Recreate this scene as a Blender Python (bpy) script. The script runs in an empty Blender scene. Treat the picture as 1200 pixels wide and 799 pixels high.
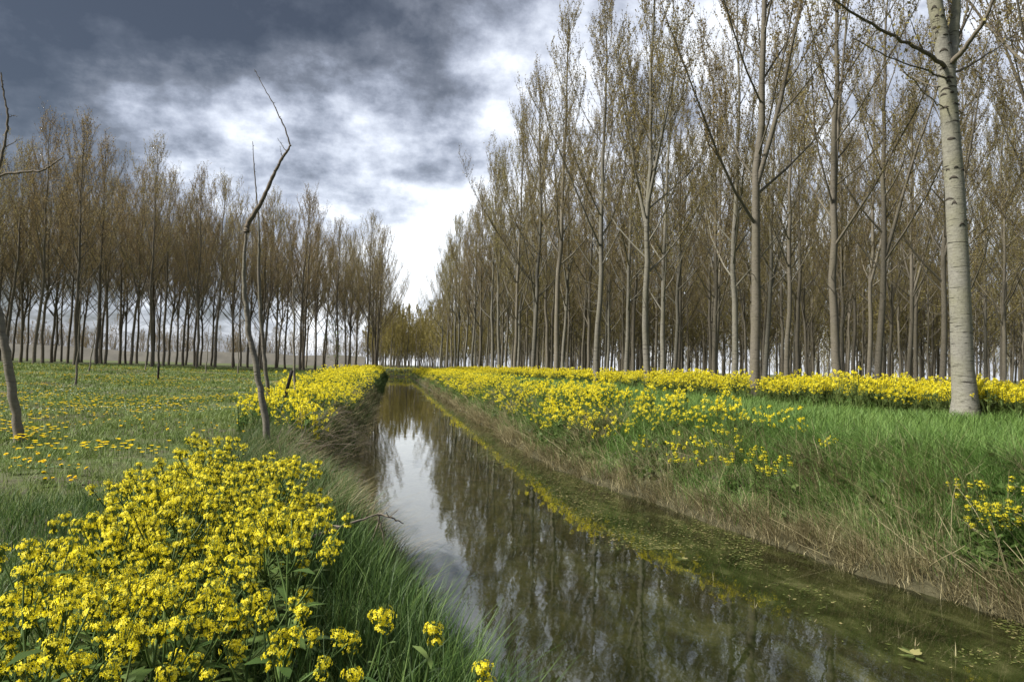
import bpy, math
import numpy as np
from mathutils import Vector, Matrix

scene = bpy.context.scene
COL = scene.collection
RNG = np.random.default_rng(7)
R = math.radians

# ------------------------------------------------------------------ camera
ZC = 1.9
F = 800.0                      # focal length in pixels of the 1200 px wide photograph
yaw, pitch, roll = math.atan(140 / F), R(2.26), R(1.45)
fw = np.array([math.sin(yaw) * math.cos(pitch), math.cos(yaw) * math.cos(pitch), math.sin(pitch)])
rt0 = np.array([math.cos(yaw), -math.sin(yaw), 0.0])
up0 = np.cross(rt0, fw)
rt = rt0 * math.cos(roll) + up0 * math.sin(roll)
up = up0 * math.cos(roll) - rt0 * math.sin(roll)
EYE = np.array([0.0, 0.0, ZC])
cam = bpy.data.cameras.new("camera")
cam.sensor_width = 36; cam.lens = F / 1200 * 36
cam.clip_start = 0.05; cam.clip_end = 6000
co = bpy.data.objects.new("camera", cam); COL.objects.link(co)
co.matrix_world = Matrix(((rt[0], up[0], -fw[0], 0), (rt[1], up[1], -fw[1], 0), (rt[2], up[2], -fw[2], ZC), (0, 0, 0, 1)))
scene.camera = co

def ray(px, py):
    return fw + rt * (px - 600) / F + up * (399.5 - py) / F
def at_d(px, py, d):           # the point at depth d seen in that direction
    return EYE + ray(px, py) * d
def at_z(px, py, z):
    r = ray(px, py)
    return EYE + r * (z - ZC) / r[2]
def project(P):
    v = np.asarray(P) - EYE
    d = v @ fw
    return 600 + F * (v @ rt) / d, 399.5 - F * (v @ up) / d, d

# ------------------------------------------------------------------ helpers
def ss(t):
    t = np.clip(t, 0, 1)
    return t * t * (3 - 2 * t)

_ph = np.random.default_rng(3).uniform(0, 6.28, (40, 3))
def wob(x, y, f, k=0):         # smooth pseudo noise about -1..1
    x = np.asarray(x, float); y = np.asarray(y, float)
    out = 0; a = 1; tot = 0
    for i in range(4):
        p = _ph[(k * 4 + i) % 40]
        ca, sa = math.cos(p[2]), math.sin(p[2])
        u, v = ca * x - sa * y, sa * x + ca * y
        out = out + a * np.sin(u * f + p[0] + 1.7 * np.sin(v * f * .7 + p[1])) * np.cos(v * f * .9 + p[1])
        tot += a; a *= .6; f *= 2.03
    return out / tot * 1.6

class MB:
    def __init__(s):
        s.V = []; s.F = []; s.M = []; s.A = []; s.n = 0
    def add(s, V, Fq, m=0, a=0.5):
        V = np.asarray(V, float).reshape(-1, 3); Fq = np.asarray(Fq, np.int64).reshape(-1, 4)
        s.V.append(V); s.F.append(Fq + s.n); s.n += len(V)
        s.M.append(np.full(len(Fq), m, np.int32) if np.isscalar(m) else np.asarray(m, np.int32))
        s.A.append(np.full(len(V), a, float) if np.isscalar(a) else np.asarray(a, float))
    def tube(s, P, rad, n=6, m=0, a=0.5, cap=False):
        P = np.asarray(P, float); k = len(P)
        rad = np.broadcast_to(np.asarray(rad, float), (k,))
        T = np.gradient(P, axis=0); T /= np.linalg.norm(T, axis=1, keepdims=True) + 1e-9
        ref = np.array([1.0, 0, 0]) if abs(T[:, 0]).mean() < .8 else np.array([0, 1.0, 0])
        U = np.cross(T, ref); U /= np.linalg.norm(U, axis=1, keepdims=True) + 1e-9
        W = np.cross(T, U)
        an = np.linspace(0, 2 * np.pi, n, endpoint=False)
        V = P[:, None] + rad[:, None, None] * (np.cos(an)[None, :, None] * U[:, None] + np.sin(an)[None, :, None] * W[:, None])
        i = np.arange(k - 1)[:, None] * n; j = np.arange(n)[None]; j2 = (j + 1) % n
        s.add(V.reshape(-1, 3), np.stack([i + j, i + j2, i + n + j2, i + n + j], -1).reshape(-1, 4), m, a)
    def build(s, name, mats, parent=None, smooth=True):
        V = np.concatenate(s.V); Fq = np.concatenate(s.F); M = np.concatenate(s.M); A = np.concatenate(s.A)
        return link_mesh(name, mesh_np(name, V, Fq, M, A, mats, smooth), parent)

def mesh_np(name, V, Fq, M, A, mats, smooth=True):
    me = bpy.data.meshes.new(name)
    n, f = len(V), len(Fq)
    me.vertices.add(n); me.vertices.foreach_set("co", V.astype(np.float32).ravel())
    me.loops.add(f * 4); me.loops.foreach_set("vertex_index", Fq.astype(np.int32).ravel())
    me.polygons.add(f); me.polygons.foreach_set("loop_start", np.arange(0, f * 4, 4, dtype=np.int32))
    me.polygons.foreach_set("material_index", M.astype(np.int32))
    if smooth: me.polygons.foreach_set("use_smooth", np.ones(f, bool))
    at = me.attributes.new("rnd", 'FLOAT', 'POINT'); at.data.foreach_set("value", A.astype(np.float32))
    me.update(calc_edges=True)
    for m in mats if isinstance(mats, (list, tuple)) else [mats]: me.materials.append(m)
    return me

def link_mesh(name, me, parent=None):
    o = bpy.data.objects.new(name, me); COL.objects.link(o)
    if parent is not None: o.parent = parent
    return o
def tag(o, label=None, cat=None, group=None, kind=None):
    for k, v in (("label", label), ("category", cat), ("group", group), ("kind", kind)):
        if v: o[k] = v
    return o
def thing(name, label, cat, loc=(0, 0, 0), rz=0, group=None, scale=1.0):
    o = bpy.data.objects.new(name, None); COL.objects.link(o)
    o.empty_display_size = .2
    o.location = loc; o.rotation_euler = (0, 0, rz); o.scale = (scale,) * 3
    return tag(o, label, cat, group)
def dup(src, kids, name, label, cat, loc, rz, group, scale=1.0, tilt=(0, 0)):
    o = thing(name, label, cat, loc, rz, group, scale)
    o.rotation_euler = (tilt[0], tilt[1], rz)
    for ch in kids:
        c = ch.copy(); COL.objects.link(c); c.parent = o
    return o

# ------------------------------------------------------------------ materials
class NT:
    def __init__(s, tree): s.t = tree; s.t.nodes.clear()
    def n(s, ty, **kw):
        nd = s.t.nodes.new(ty)
        for k, v in kw.items():
            if k.startswith("i_"): 
                key = k[2:].replace("_", " ")
                nd.inputs[int(key) if key.isdigit() else key].default_value = v
            else: setattr(nd, k, v)
        return nd
    def l(s, a, b): s.t.links.new(a, b)
    def math(s, op, a, b=None, c=None, clamp=False):
        nd = s.n('ShaderNodeMath', operation=op, use_clamp=clamp)
        for i, v in enumerate((a, b, c)):
            if v is None: continue
            if isinstance(v, (int, float)): nd.inputs[i].default_value = v
            else: s.l(v, nd.inputs[i])
        return nd.outputs[0]
    def ramp(s, fac, stops, interp='LINEAR'):
        nd = s.n('ShaderNodeValToRGB'); cr = nd.color_ramp; cr.interpolation = interp
        while len(cr.elements) < len(stops): cr.elements.new(.5)
        for e, (p, c) in zip(cr.elements, stops):
            e.position = p; e.color = (*c, 1)
        s.l(fac, nd.inputs[0]); return nd.outputs[0]
    def mix(s, fac, a, b, blend='MIX'):
        nd = s.n('ShaderNodeMix', data_type='RGBA', blend_type=blend)
        for i, v in ((0, fac), (6, a), (7, b)):
            if isinstance(v, (int, float)): nd.inputs[i].default_value = v
            elif isinstance(v, tuple): nd.inputs[i].default_value = (*v, 1)
            else: s.l(v, nd.inputs[i])
        return nd.outputs[2]
    def noise(s, vec, scale, detail=4, rough=.6, dist=0):
        nd = s.n('ShaderNodeTexNoise', i_Scale=scale, i_Detail=detail, i_Roughness=rough, i_Distortion=dist)
        if vec is not None: s.l(vec, nd.inputs['Vector'])
        return nd.outputs[0]

def new_mat(name):
    m = bpy.data.materials.new(name); m.use_nodes = True
    return m, NT(m.node_tree)

def foliage(name, stops, trans=.35, rough=.55, objvar=.12, nscale=None):
    """leaves, blades, petals: colour from the per-leaf random value, a little light through"""
    m, t = new_mat(name)
    at = t.n('ShaderNodeAttribute', attribute_name="rnd")
    fac = at.outputs['Fac']
    if nscale:
        tc = t.n('ShaderNodeNewGeometry')
        nz = t.noise(tc.outputs['Position'], nscale, 3)
        fac = t.math('ADD', t.math('MULTIPLY', fac, .62), t.math('MULTIPLY', t.math('SUBTRACT', nz, .3), .75), clamp=True)
    c = t.ramp(fac, stops)
    oi = t.n('ShaderNodeObjectInfo')
    hs = t.n('ShaderNodeHueSaturation', i_Fac=1.0)
    t.l(t.math('ADD', t.math('MULTIPLY', oi.outputs['Random'], objvar * 2), 1 - objvar), hs.inputs['Value'])
    if objvar > .05: t.l(t.math('ADD', t.math('MULTIPLY', oi.outputs['Random'], .03), .485), hs.inputs['Hue'])
    t.l(c, hs.inputs['Color'])
    d = t.n('ShaderNodeBsdfPrincipled', i_Roughness=rough)
    d.inputs['Specular IOR Level'].default_value = .25
    t.l(hs.outputs[0], d.inputs['Base Color'])
    tr = t.n('ShaderNodeBsdfTranslucent'); t.l(hs.outputs[0], tr.inputs[0])
    mx = t.n('ShaderNodeMixShader', i_0=trans)
    t.l(d.outputs[0], mx.inputs[1]); t.l(tr.outputs[0], mx.inputs[2])
    out = t.n('ShaderNodeOutputMaterial'); t.l(mx.outputs[0], out.inputs[0])
    return m

def bark(name, light, dark, moss, bands=1.0, bump=.4):
    m, t = new_mat(name)
    tc = t.n('ShaderNodeTexCoord')
    mp = t.n('ShaderNodeMapping'); t.l(tc.outputs['Object'], mp.inputs[0]); mp.inputs['Scale'].default_value = (2.2, 2.2, 9)
    n1 = t.noise(mp.outputs[0], 3.2, 5, .65, .3)
    mp2 = t.n('ShaderNodeMapping'); t.l(tc.outputs['Object'], mp2.inputs[0]); mp2.inputs['Scale'].default_value = (1.6, 1.6, 14)
    n2 = t.noise(mp2.outputs[0], 1.4, 3, .6, .6)
    n3 = t.noise(tc.outputs['Object'], .9, 4, .6)
    n4 = t.noise(tc.outputs['Object'], 24, 4, .7)
    c = t.mix(t.ramp(n1, [(.3, (0, 0, 0)), (.7, (1, 1, 1))]), tuple(x * .62 for x in light), light)
    c = t.mix(t.math('MULTIPLY', t.ramp(n3, [(.42, (0, 0, 0)), (.68, (1, 1, 1))]), .55), c, moss)
    scar = t.ramp(n2, [(.60, (0, 0, 0)), (.67, (1, 1, 1))])
    c = t.mix(t.math('MULTIPLY', scar, .75 * bands), c, dark)
    c = t.mix(t.math('MULTIPLY', t.ramp(n4, [(.5, (0, 0, 0)), (.75, (1, 1, 1))]), .5), c, dark)
    oi = t.n('ShaderNodeObjectInfo')
    hs = t.n('ShaderNodeHueSaturation'); t.l(c, hs.inputs['Color'])
    t.l(t.math('ADD', t.math('MULTIPLY', oi.outputs['Random'], .45), .78), hs.inputs['Value'])
    d = t.n('ShaderNodeBsdfPrincipled', i_Roughness=.85); d.inputs['Specular IOR Level'].default_value = .2
    t.l(hs.outputs[0], d.inputs['Base Color'])
    bp = t.n('ShaderNodeBump', i_Strength=bump, i_Distance=.02)
    t.l(t.math('SUBTRACT', t.math('ADD', n1, t.math('MULTIPLY', n4, .6)), scar), bp.inputs['Height']); t.l(bp.outputs[0], d.inputs['Normal'])
    out = t.n('ShaderNodeOutputMaterial'); t.l(d.outputs[0], out.inputs[0])
    return m

def plain(name, a, b, scale=8, rough=.85, bump=.2):
    m, t = new_mat(name)
    tc = t.n('ShaderNodeTexCoord')
    nz = t.noise(tc.outputs['Object'], scale, 5, .65)
    d = t.n('ShaderNodeBsdfPrincipled', i_Roughness=rough); d.inputs['Specular IOR Level'].default_value = .25
    t.l(t.ramp(nz, [(.3, a), (.7, b)]), d.inputs['Base Color'])
    bp = t.n('ShaderNodeBump', i_Strength=bump, i_Distance=.02); t.l(nz, bp.inputs['Height']); t.l(bp.outputs[0], d.inputs['Normal'])
    out = t.n('ShaderNodeOutputMaterial'); t.l(d.outputs[0], out.inputs[0])
    return m

M_scar = plain("dark_branch_scars", (.022, .02, .016), (.07, .06, .048), 30)
M_bark_hero = bark("near_poplar_bark", (.27, .262, .225), (.03, .027, .022), (.20, .195, .105), 1.25, .5)
M_bark_pale = bark("pale_poplar_bark", (.175, .165, .14), (.035, .03, .026), (.12, .115, .07))
M_bark = bark("poplar_bark", (.17, .152, .122), (.035, .03, .025), (.11, .10, .06), .7)
M_bark_dark = bark("dark_poplar_bark", (.16, .138, .11), (.03, .025, .02), (.11, .10, .06), .6)
M_sap = bark("sapling_bark", (.20, .18, .15), (.06, .05, .045), (.15, .15, .09), .6)
M_twig = plain("twig_bark", (.075, .061, .045), (.15, .125, .095), 30)
M_leaf_r = foliage("olive_spring_leaves", [(0, (.125, .100, .038)), (.5, (.24, .195, .072)), (1, (.36, .31, .12))], .5)
M_leaf_l = foliage("brown_spring_leaves", [(0, (.14, .106, .046)), (.5, (.25, .195, .082)), (1, (.37, .30, .13))], .5)
M_leaf_far = foliage("yellow_green_leaves", [(0, (.16, .125, .035)), (.5, (.25, .20, .055)), (1, (.34, .29, .09))], .4)
M_grass_l = foliage("short_meadow_grass", [(0, (.060, .096, .021)), (.5, (.140, .200, .046)), (.85, (.22, .27, .08)), (1, (.32, .29, .15))], .3, nscale=.45)
M_grass_r = foliage("long_lush_grass", [(0, (.050, .098, .020)), (.5, (.118, .200, .042)), (.88, (.20, .28, .08)), (1, (.38, .34, .18))], .3, nscale=.5)
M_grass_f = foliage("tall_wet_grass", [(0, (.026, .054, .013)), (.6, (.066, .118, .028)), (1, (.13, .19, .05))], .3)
M_straw = foliage("dry_straw", [(0, (.11, .095, .045)), (.45, (.28, .24, .13)), (1, (.62, .55, .34))], .3, nscale=1.2)
M_petal = foliage("yellow_petals", [(0, (.66, .56, .012)), (.5, (.86, .74, .02)), (1, (.93, .87, .12))], .5, .6, .05)
M_dand = foliage("dandelion_petals", [(0, (.84, .56, .008)), (1, (.92, .76, .02))], .35, .5, .03)
M_stem = foliage("green_stems", [(0, (.045, .080, .020)), (.5, (.085, .140, .036)), (1, (.145, .20, .06))], .3)
M_white = foliage("small_white_flowers", [(0, (.35, .42, .28)), (1, (.6, .64, .5))], .2)
M_stake = plain("weathered_stake", (.018, .016, .014), (.05, .045, .04), 20)
M_stick = plain("dead_wood", (.10, .08, .06), (.26, .22, .17), 25)
M_wall = plain("grey_render", (.24, .23, .23), (.30, .29, .29), 1.5)
M_roof = plain("pale_roofing", (.16, .155, .155), (.22, .21, .21), 2)

# ------------------------------------------------------------------ terrain
def xl(y):
    return np.interp(y, [-12, 2, 3.6, 4.8, 6, 8, 11, 35, 200], [1.0, .72, .50, .40, .12, -.5, -.78, -.66, -.6]) + .10 * wob(y, y * 0 + 1.3, .9, 1) + .05 * wob(y, y * 0 + 4.3, 4.2, 5)
def xr(y):
    return np.interp(y, [-12, 3, 5.2, 8.5, 11, 14, 200], [7, 5.25, 4.8, 3.95, 3.4, 3.05, 3.0]) + .12 * wob(y, y * 0 + 7.7, 1.1, 2) + .06 * wob(y, y * 0 + 2.1, 3.7, 6)
def zland_l(x, y):
    return .68 + .35 * ss((y - 8) / 45) + .2 * ss((-x - 5) / 20)
def zg(x, y):
    x = np.asarray(x, float); y = np.asarray(y, float)
    a, b = xl(y), xr(y)
    sl, sr = a - x, x - b
    wl = np.interp(y, [0, 6, 9, 20], [.55, .6, .75, .85])
    zl = zland_l(x, y) * ss(sl / wl) ** .8 + .035 * wob(x, y, 1.3, 3) * ss(sl / 1.5) + .05 * wob(x, y, .35, 4) * ss(sl / 3)
    zr = np.interp(sr, [0, .08, .2, .85, 1.5, 3, 60], [0, .10, .22, .74, .95, 1.06, 1.12]) + .04 * wob(x, y, 1.1, 5) * ss(sr / 1.5) + .04 * wob(x, y, .3, 6) * ss(sr / 3)
    dl, dr = -sl, -sr
    shelf = np.interp(y, [3, 9, 16], [1.6, 1.3, .7])
    bed = -.46 * ss(dl / .7) * ss(dr / shelf) - .05 + .03 * wob(x, y, 2.2, 7)
    bed = np.where(np.minimum(dl, dr) < .1, bed * np.clip(np.minimum(dl, dr) / .1, 0, 1), bed)
    z = np.where(sl > 0, zl, np.where(sr > 0, zr, bed))
    fill = 1.0 * ss((y - 113) / 3.5)
    return np.maximum(z, fill - .6 * (y < 113))

def axis(parts):
    out = [np.arange(a, b, s) for a, b, s in parts]
    return np.unique(np.round(np.concatenate(out), 4))
gx = axis([(-3000, -400, 400), (-400, -60, 40), (-60, -14, 2), (-14, -4, .4), (-4, 7.5, .1), (7.5, 16, .4), (16, 60, 2), (60, 400, 40), (400, 3001, 400)])
gy = axis([(-400, -12, 40), (-12, 1, .8), (1, 16, .16), (16, 40, .4), (40, 125, 1.0), (125, 400, 25), (400, 4001, 400)])
X, Y = np.meshgrid(gx, gy)
Z = zg(X, Y)
nx, ny = len(gx), len(gy)
i = np.arange(ny - 1)[:, None] * nx + np.arange(nx - 1)[None]
Fq = np.stack([i, i + 1, i + nx + 1, i + nx], -1).reshape(-1, 4)
wet = np.clip(1 - Z / .5, 0, 1) * ((X - xl(Y) > -2) & (X - xr(Y) < 2.5))

mg, t = new_mat("meadow_soil")
geo = t.n('ShaderNodeNewGeometry'); P = geo.outputs['Position']
att = t.n('ShaderNodeAttribute', attribute_name="rnd")
n1 = t.noise(P, .5, 5, .65); n2 = t.noise(P, 4, 6, .7); n3 = t.noise(P, 22, 4, .7)
green = t.ramp(n2, [(.25, (.042, .062, .020)), (.55, (.090, .125, .040)), (.8, (.14, .17, .07))])
soil = t.ramp(n3, [(.25, (.035, .029, .022)), (.55, (.085, .070, .054)), (.8, (.16, .14, .115))])
c = t.mix(t.ramp(t.math('ADD', t.math('MULTIPLY', n1, .6), t.math('MULTIPLY', n2, .4)), [(.44, (0, 0, 0)), (.60, (1, 1, 1))]), green, soil)
# bank mud and the bed of the canal
mud = t.ramp(n2, [(.3, (.024, .023, .012)), (.6, (.060, .056, .032)), (.8, (.115, .105, .065))])
c = t.mix(t.ramp(att.outputs['Fac'], [(.25, (0, 0, 0)), (.75, (1, 1, 1))]), c, mud)
mpw = t.n('ShaderNodeMapping'); t.l(P, mpw.inputs[0]); mpw.inputs['Scale'].default_value = (1.3, .8, 1)
n4 = t.noise(mpw.outputs[0], 1.5, 6, .68, .8)
weed = t.ramp(n4, [(.30, (.032, .050, .016)), (.45, (.080, .105, .034)), (.58, (.18, .19, .085)), (.74, (.34, .33, .20))])
sep = t.n('ShaderNodeSeparateXYZ'); t.l(P, sep.inputs[0])
under = t.math('LESS_THAN', sep.outputs[2], -.012)
c = t.mix(under, c, weed)
d = t.n('ShaderNodeBsdfPrincipled', i_Roughness=.95); d.inputs['Specular IOR Level'].default_value = .15
t.l(c, d.inputs['Base Color'])
bp = t.n('ShaderNodeBump', i_Strength=.6, i_Distance=.05)
t.l(t.math('ADD', n2, t.math('MULTIPLY', n3, .4)), bp.inputs['Height']); t.l(bp.outputs[0], d.inputs['Normal'])
out = t.n('ShaderNodeOutputMaterial'); t.l(d.outputs[0], out.inputs[0])
ground = link_mesh("ground", mesh_np("ground", np.stack([X, Y, Z], -1).reshape(-1, 3), Fq, np.zeros(len(Fq)), wet.ravel(), mg))
tag(ground, kind="structure")

# water
mw, t = new_mat("ditch_water")
geo = t.n('ShaderNodeNewGeometry')
mp = t.n('ShaderNodeMapping'); t.l(geo.outputs['Position'], mp.inputs[0]); mp.inputs['Scale'].default_value = (1.0, .55, 1)
r1 = t.noise(mp.outputs[0], 5, 3, .5, .3); r2 = t.noise(mp.outputs[0], .6, 2, .5)
bp = t.n('ShaderNodeBump', i_Strength=.16, i_Distance=.02)
t.l(t.math('ADD', t.math('MULTIPLY', r1, .35), r2), bp.inputs['Height'])
fr = t.n('ShaderNodeFresnel', i_IOR=1.5); t.l(bp.outputs[0], fr.inputs['Normal'])
gl = t.n('ShaderNodeBsdfGlossy', i_Roughness=.02); gl.inputs['Color'].default_value = (.95, .95, .93, 1); t.l(bp.outputs[0], gl.inputs['Normal'])
tp = t.n('ShaderNodeBsdfTransparent'); tp.inputs[0].default_value = (.90, .88, .68, 1)
df = t.n('ShaderNodeBsdfDiffuse'); 
# murk and drowned algae: thicker patches towards the shallow right side
mpa = t.n('ShaderNodeMapping'); t.l(geo.outputs['Position'], mpa.inputs[0]); mpa.inputs['Scale'].default_value = (1.5, .7, 1); mpa.inputs['Rotation'].default_value = (0, 0, .35)
na = t.noise(mpa.outputs[0], 1.7, 7, .66, .5)
sx = t.n('ShaderNodeSeparateXYZ'); t.l(geo.outputs['Position'], sx.inputs[0])
side = t.math('MULTIPLY', t.math('SUBTRACT', sx.outputs[0], .9), .42, clamp=True)
alg = t.math('MULTIPLY', t.math('MULTIPLY', t.math('SUBTRACT', na, .43), 4.5, clamp=True), t.math('ADD', t.math('MULTIPLY', side, .30), .04))
t.l(t.ramp(na, [(.40, (.036, .048, .016)), (.55, (.078, .096, .028)), (.70, (.16, .16, .07))]), df.inputs[0])
mk = t.n('ShaderNodeMixShader'); t.l(t.math('ADD', alg, .07), mk.inputs[0]); t.l(tp.outputs[0], mk.inputs[1]); t.l(df.outputs[0], mk.inputs[2])
mx = t.n('ShaderNodeMixShader'); t.l(t.math('MINIMUM', t.math('MULTIPLY', fr.outputs[0], 1.15), 1.0), mx.inputs[0]); t.l(mk.outputs[0], mx.inputs[1]); t.l(gl.outputs[0], mx.inputs[2])
out = t.n('ShaderNodeOutputMaterial'); t.l(mx.outputs[0], out.inputs[0])
wy = np.concatenate([np.linspace(-11, 40, 60), np.linspace(42, 117, 30)])
wv = np.concatenate([np.stack([xl(wy) - .35, wy, wy * 0], -1), np.stack([xr(wy) + .3, wy, wy * 0], -1)])
k = len(wy); ii = np.arange(k - 1)
wf = np.stack([ii, ii + k, ii + k + 1, ii + 1], -1)
water = link_mesh("water", mesh_np("water", wv, wf, np.zeros(k - 1), np.zeros(2 * k), mw))
tag(water, kind="structure")

# ------------------------------------------------------------------ trees
def leaves(mb, A, B, rng, per_m, size, m, spread=.035):
    """small folded leaves along the segments A-B"""
    L = np.linalg.norm(B - A, axis=1)
    n = rng.poisson(L * per_m)
    idx = np.repeat(np.arange(len(A)), n); N = len(idx)
    if not N: return
    P = A[idx] + (B - A)[idx] * rng.random((N, 1)) + rng.normal(0, spread, (N, 3))
    u = rng.normal(0, 1, (N, 3)); u[:, 2] += .3; u /= np.linalg.norm(u, axis=1, keepdims=True)
    w = np.cross(u, rng.normal(0, 1, (N, 3))); w /= np.linalg.norm(w, axis=1, keepdims=True)
    s = size * rng.uniform(.6, 1.35, (N, 1))
    V = np.stack([P - u * s * .5, P + w * s * .36, P + u * s * .5, P - w * s * .36], 1).reshape(-1, 3)
    mb.add(V, np.arange(4 * N).reshape(-1, 4), m, np.repeat(rng.random(N), 4))

def curve_branch(p, d, L, rng, k, upf, wander=.08):
    pts = [p]; d = d / np.linalg.norm(d)
    for _ in range(k):
        pts.append(pts[-1] + d * L / k)
        d = d + np.array([0, 0, upf]) + rng.normal(0, wander, 3); d /= np.linalg.norm(d)
    return np.array(pts)

def polar(az, th):
    return np.array([math.cos(az) * math.sin(th), math.sin(az) * math.sin(th), math.cos(th)])

def crown_on(limb, r, L, rng, tw, lo, per_m, size, dens):
    """side shoots and twigs on one limb"""
    A = []; B = []
    k = len(limb) - 1
    nsub = max(2, int(L * dens))
    for j in range(nsub):
        s = .18 + .80 * (j + rng.random()) / nsub
        f = s * k; q = min(int(f), k - 1)
        p = limb[q] + (limb[q + 1] - limb[q]) * (f - q)
        d = limb[q + 1] - limb[q]; d /= np.linalg.norm(d)
        d2 = d * .7 + polar(rng.uniform(0, 6.28), 1.45) * rng.uniform(.35, .8) + np.array([0, 0, .5])
        l2 = rng.uniform(.45, 1.1) * (.5 + .24 * L * (1 - s)) + .3
        sub = curve_branch(p, d2, l2, rng, 3, .28)
        r2 = max(.0055, r * (1 - s) * .45)
        tw.tube(sub, np.linspace(r2, .004, 4), 3, 0)
        A += list(sub[:-1]); B += list(sub[1:])
        for _ in range(rng.integers(2, 5)):
            e = rng.uniform(.25, .95) * 3; q = min(int(e), 2)
            p3 = sub[q] + (sub[q + 1] - sub[q]) * (e - q)
            d3 = polar(rng.uniform(0, 6.28), rng.uniform(.1, .7))
            t3 = curve_branch(p3, d3, rng.uniform(.3, .95), rng, 2, .15)
            tw.tube(t3, np.linspace(.005, .0035, 3), 3, 0)
            A += list(t3[:-1]); B += list(t3[1:])
    A += list(limb[2:-1]); B += list(limb[3:])
    leaves(tw, np.array(A), np.array(B), rng, per_m, size, 1)

def grow(seed, reach=.54, H=21, r0=.2, cb=.3, nl=27, spread=1.0, per_m=14, size=.068, fork=None, lean=.02, dead=4, axis_pts=None, radii=None, sides=9, dens=2.7, cutz=None):
    rng = np.random.default_rng(seed)
    tr, tw = MB(), MB()
    if axis_pts is None:
        n = 15
        zz = np.linspace(0, H, n)
        la = rng.uniform(0, 6.28)
        bend = np.cumsum(rng.normal(0, .055, (n, 2)), 0); bend -= bend[0]
        xy = bend + np.outer(zz * lean * rng.uniform(.3, 1.5), [math.cos(la), math.sin(la)])
        ax = np.column_stack([xy, zz])
        tt = zz / H
        rad = r0 * (1 - tt) ** .85 * .95 + .012 + r0 * .35 * np.exp(-zz / .35)
        ax = np.insert(ax, 1, ax[0] * .97 + ax[1] * .03 + [0, 0, .2], 0); rad = np.insert(rad, 1, r0 * 1.08)
        ax[0, 2] = -.15
    else:
        ax, rad = axis_pts, radii
    tr.tube(ax, rad, sides, 0)
    H = ax[-1, 2]
    def pos(z):
        return np.array([np.interp(z, ax[:, 2], ax[:, 0]), np.interp(z, ax[:, 2], ax[:, 1]), z]), np.interp(z, ax[:, 2], rad)
    limbs = []
    if fork:
        for (fz, faz, fth, fl) in fork:
            p, r = pos(fz * H)
            b = curve_branch(p, polar(faz, fth), fl * H, rng, 8, .055, .03)
            rr = np.linspace(r * .78, .012, 9)
            tr.tube(b, rr, 7, 0)
            for jj in range(9):
                s = .2 + .78 * jj / 9
                f = s * 8; q = min(int(f), 7); pp = b[q] + (b[q + 1] - b[q]) * (f - q)
                Ls = (.45 * fl * H * (1 - s) + .7) * rng.uniform(.6, 1)
                limbs.append((pp, polar(rng.uniform(0, 6.28), R(rng.uniform(30, 50))), Ls, np.interp(s, np.linspace(0, 1, 9), rr) * .45))
            limbs.append((b[5], b[6] - b[5], .3 * fl * H, .015))
    az = rng.uniform(0, 6.28)
    for q in range(nl):
        t0 = (q + rng.uniform(-.3, .3)) / nl
        z = H * (cb + (.975 - cb) * np.clip(t0, 0, 1) ** .95)
        p, r = pos(z); az += 2.4 + rng.normal(0, .35)
        L = spread * ((H - z) * rng.uniform(reach * .6, reach * 1.2) + rng.uniform(.6, 1.3))
        limbs.append((p, polar(az, R(rng.uniform(32, 54) - 20 * t0)), L, max(.012, r * rng.uniform(.28, .46))))
    limbs.append((pos(H * .97)[0], np.array([0, 0, 1.0]), .9, .01))
    for _ in range(5):
        limbs.append((pos(H * rng.uniform(.84, .96))[0], polar(rng.uniform(0, 6.28), R(rng.uniform(14, 28))), rng.uniform(1.2, 2.4), .012))
    for p, d, L, r in limbs:
        b = curve_branch(p, d, L, rng, 6, .17, .06)
        tr.tube(b, np.linspace(r, .007, 7), 5, 0)
        crown_on(b, r, L, rng, tw, 0, per_m, size, dens)
    for _ in range(dead):
        z = H * rng.uniform(cb * .55, cb); p, r = pos(z)
        b = curve_branch(p, polar(rng.uniform(0, 6.28), R(rng.uniform(60, 88))), rng.uniform(.6, 2.2), rng, 5, .06, .12)
        tr.tube(b, np.linspace(.016, .004, 6), 4, 0)
    return tr, tw

TRUNKS_R, CROWNS_R = [], []
specs = [
    dict(H=21.5, r0=.165, cb=.24), dict(H=20.5, r0=.16, cb=.24, fork=[(.30, .5, R(15), .52)]),
    dict(H=22, r0=.17, cb=.27, nl=30), dict(H=20, r0=.155, cb=.26, fork=[(.36, 2.2, R(14), .5), (.41, 5.1, R(15), .42)]),
    dict(H=21, r0=.155, cb=.22, nl=30, spread=1.1), dict(H=22.5, r0=.165, cb=.28, nl=28, spread=.9),
    dict(H=19.5, r0=.145, cb=.2, nl=30, lean=.035), dict(H=21, r0=.16, cb=.27, fork=[(.33, 3.9, R(15), .55)], nl=20)]
protos_r = []
def part_pair(tr, tw, bm, lm, name_t="trunk", name_c="crown"):
    a = tr.build(name_t, [bm]); b = tw.build(name_c, [M_twig, lm])
    return a, b
for q, sp in enumerate(specs):
    tr, tw = grow(100 + q, **sp)
    protos_r.append((tr, tw))
specs_l = [dict(H=17.8, r0=.14, cb=.27, nl=30, spread=1.05), dict(H=17.2, r0=.13, cb=.25, nl=28, fork=[(.32, 1.0, R(18), .5)]),
           dict(H=18.2, r0=.135, cb=.30, nl=30), dict(H=17.6, r0=.13, cb=.24, nl=30, fork=[(.30, 4.0, R(16), .5), (.36, 1.2, R(15), .45)]),
           dict(H=18, r0=.12, cb=.28, nl=28, spread=.95)]
protos_l = [grow(200 + q, per_m=12, size=.072, reach=.68, dens=2.0, **sp) for q, sp in enumerate(specs_l)]

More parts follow.
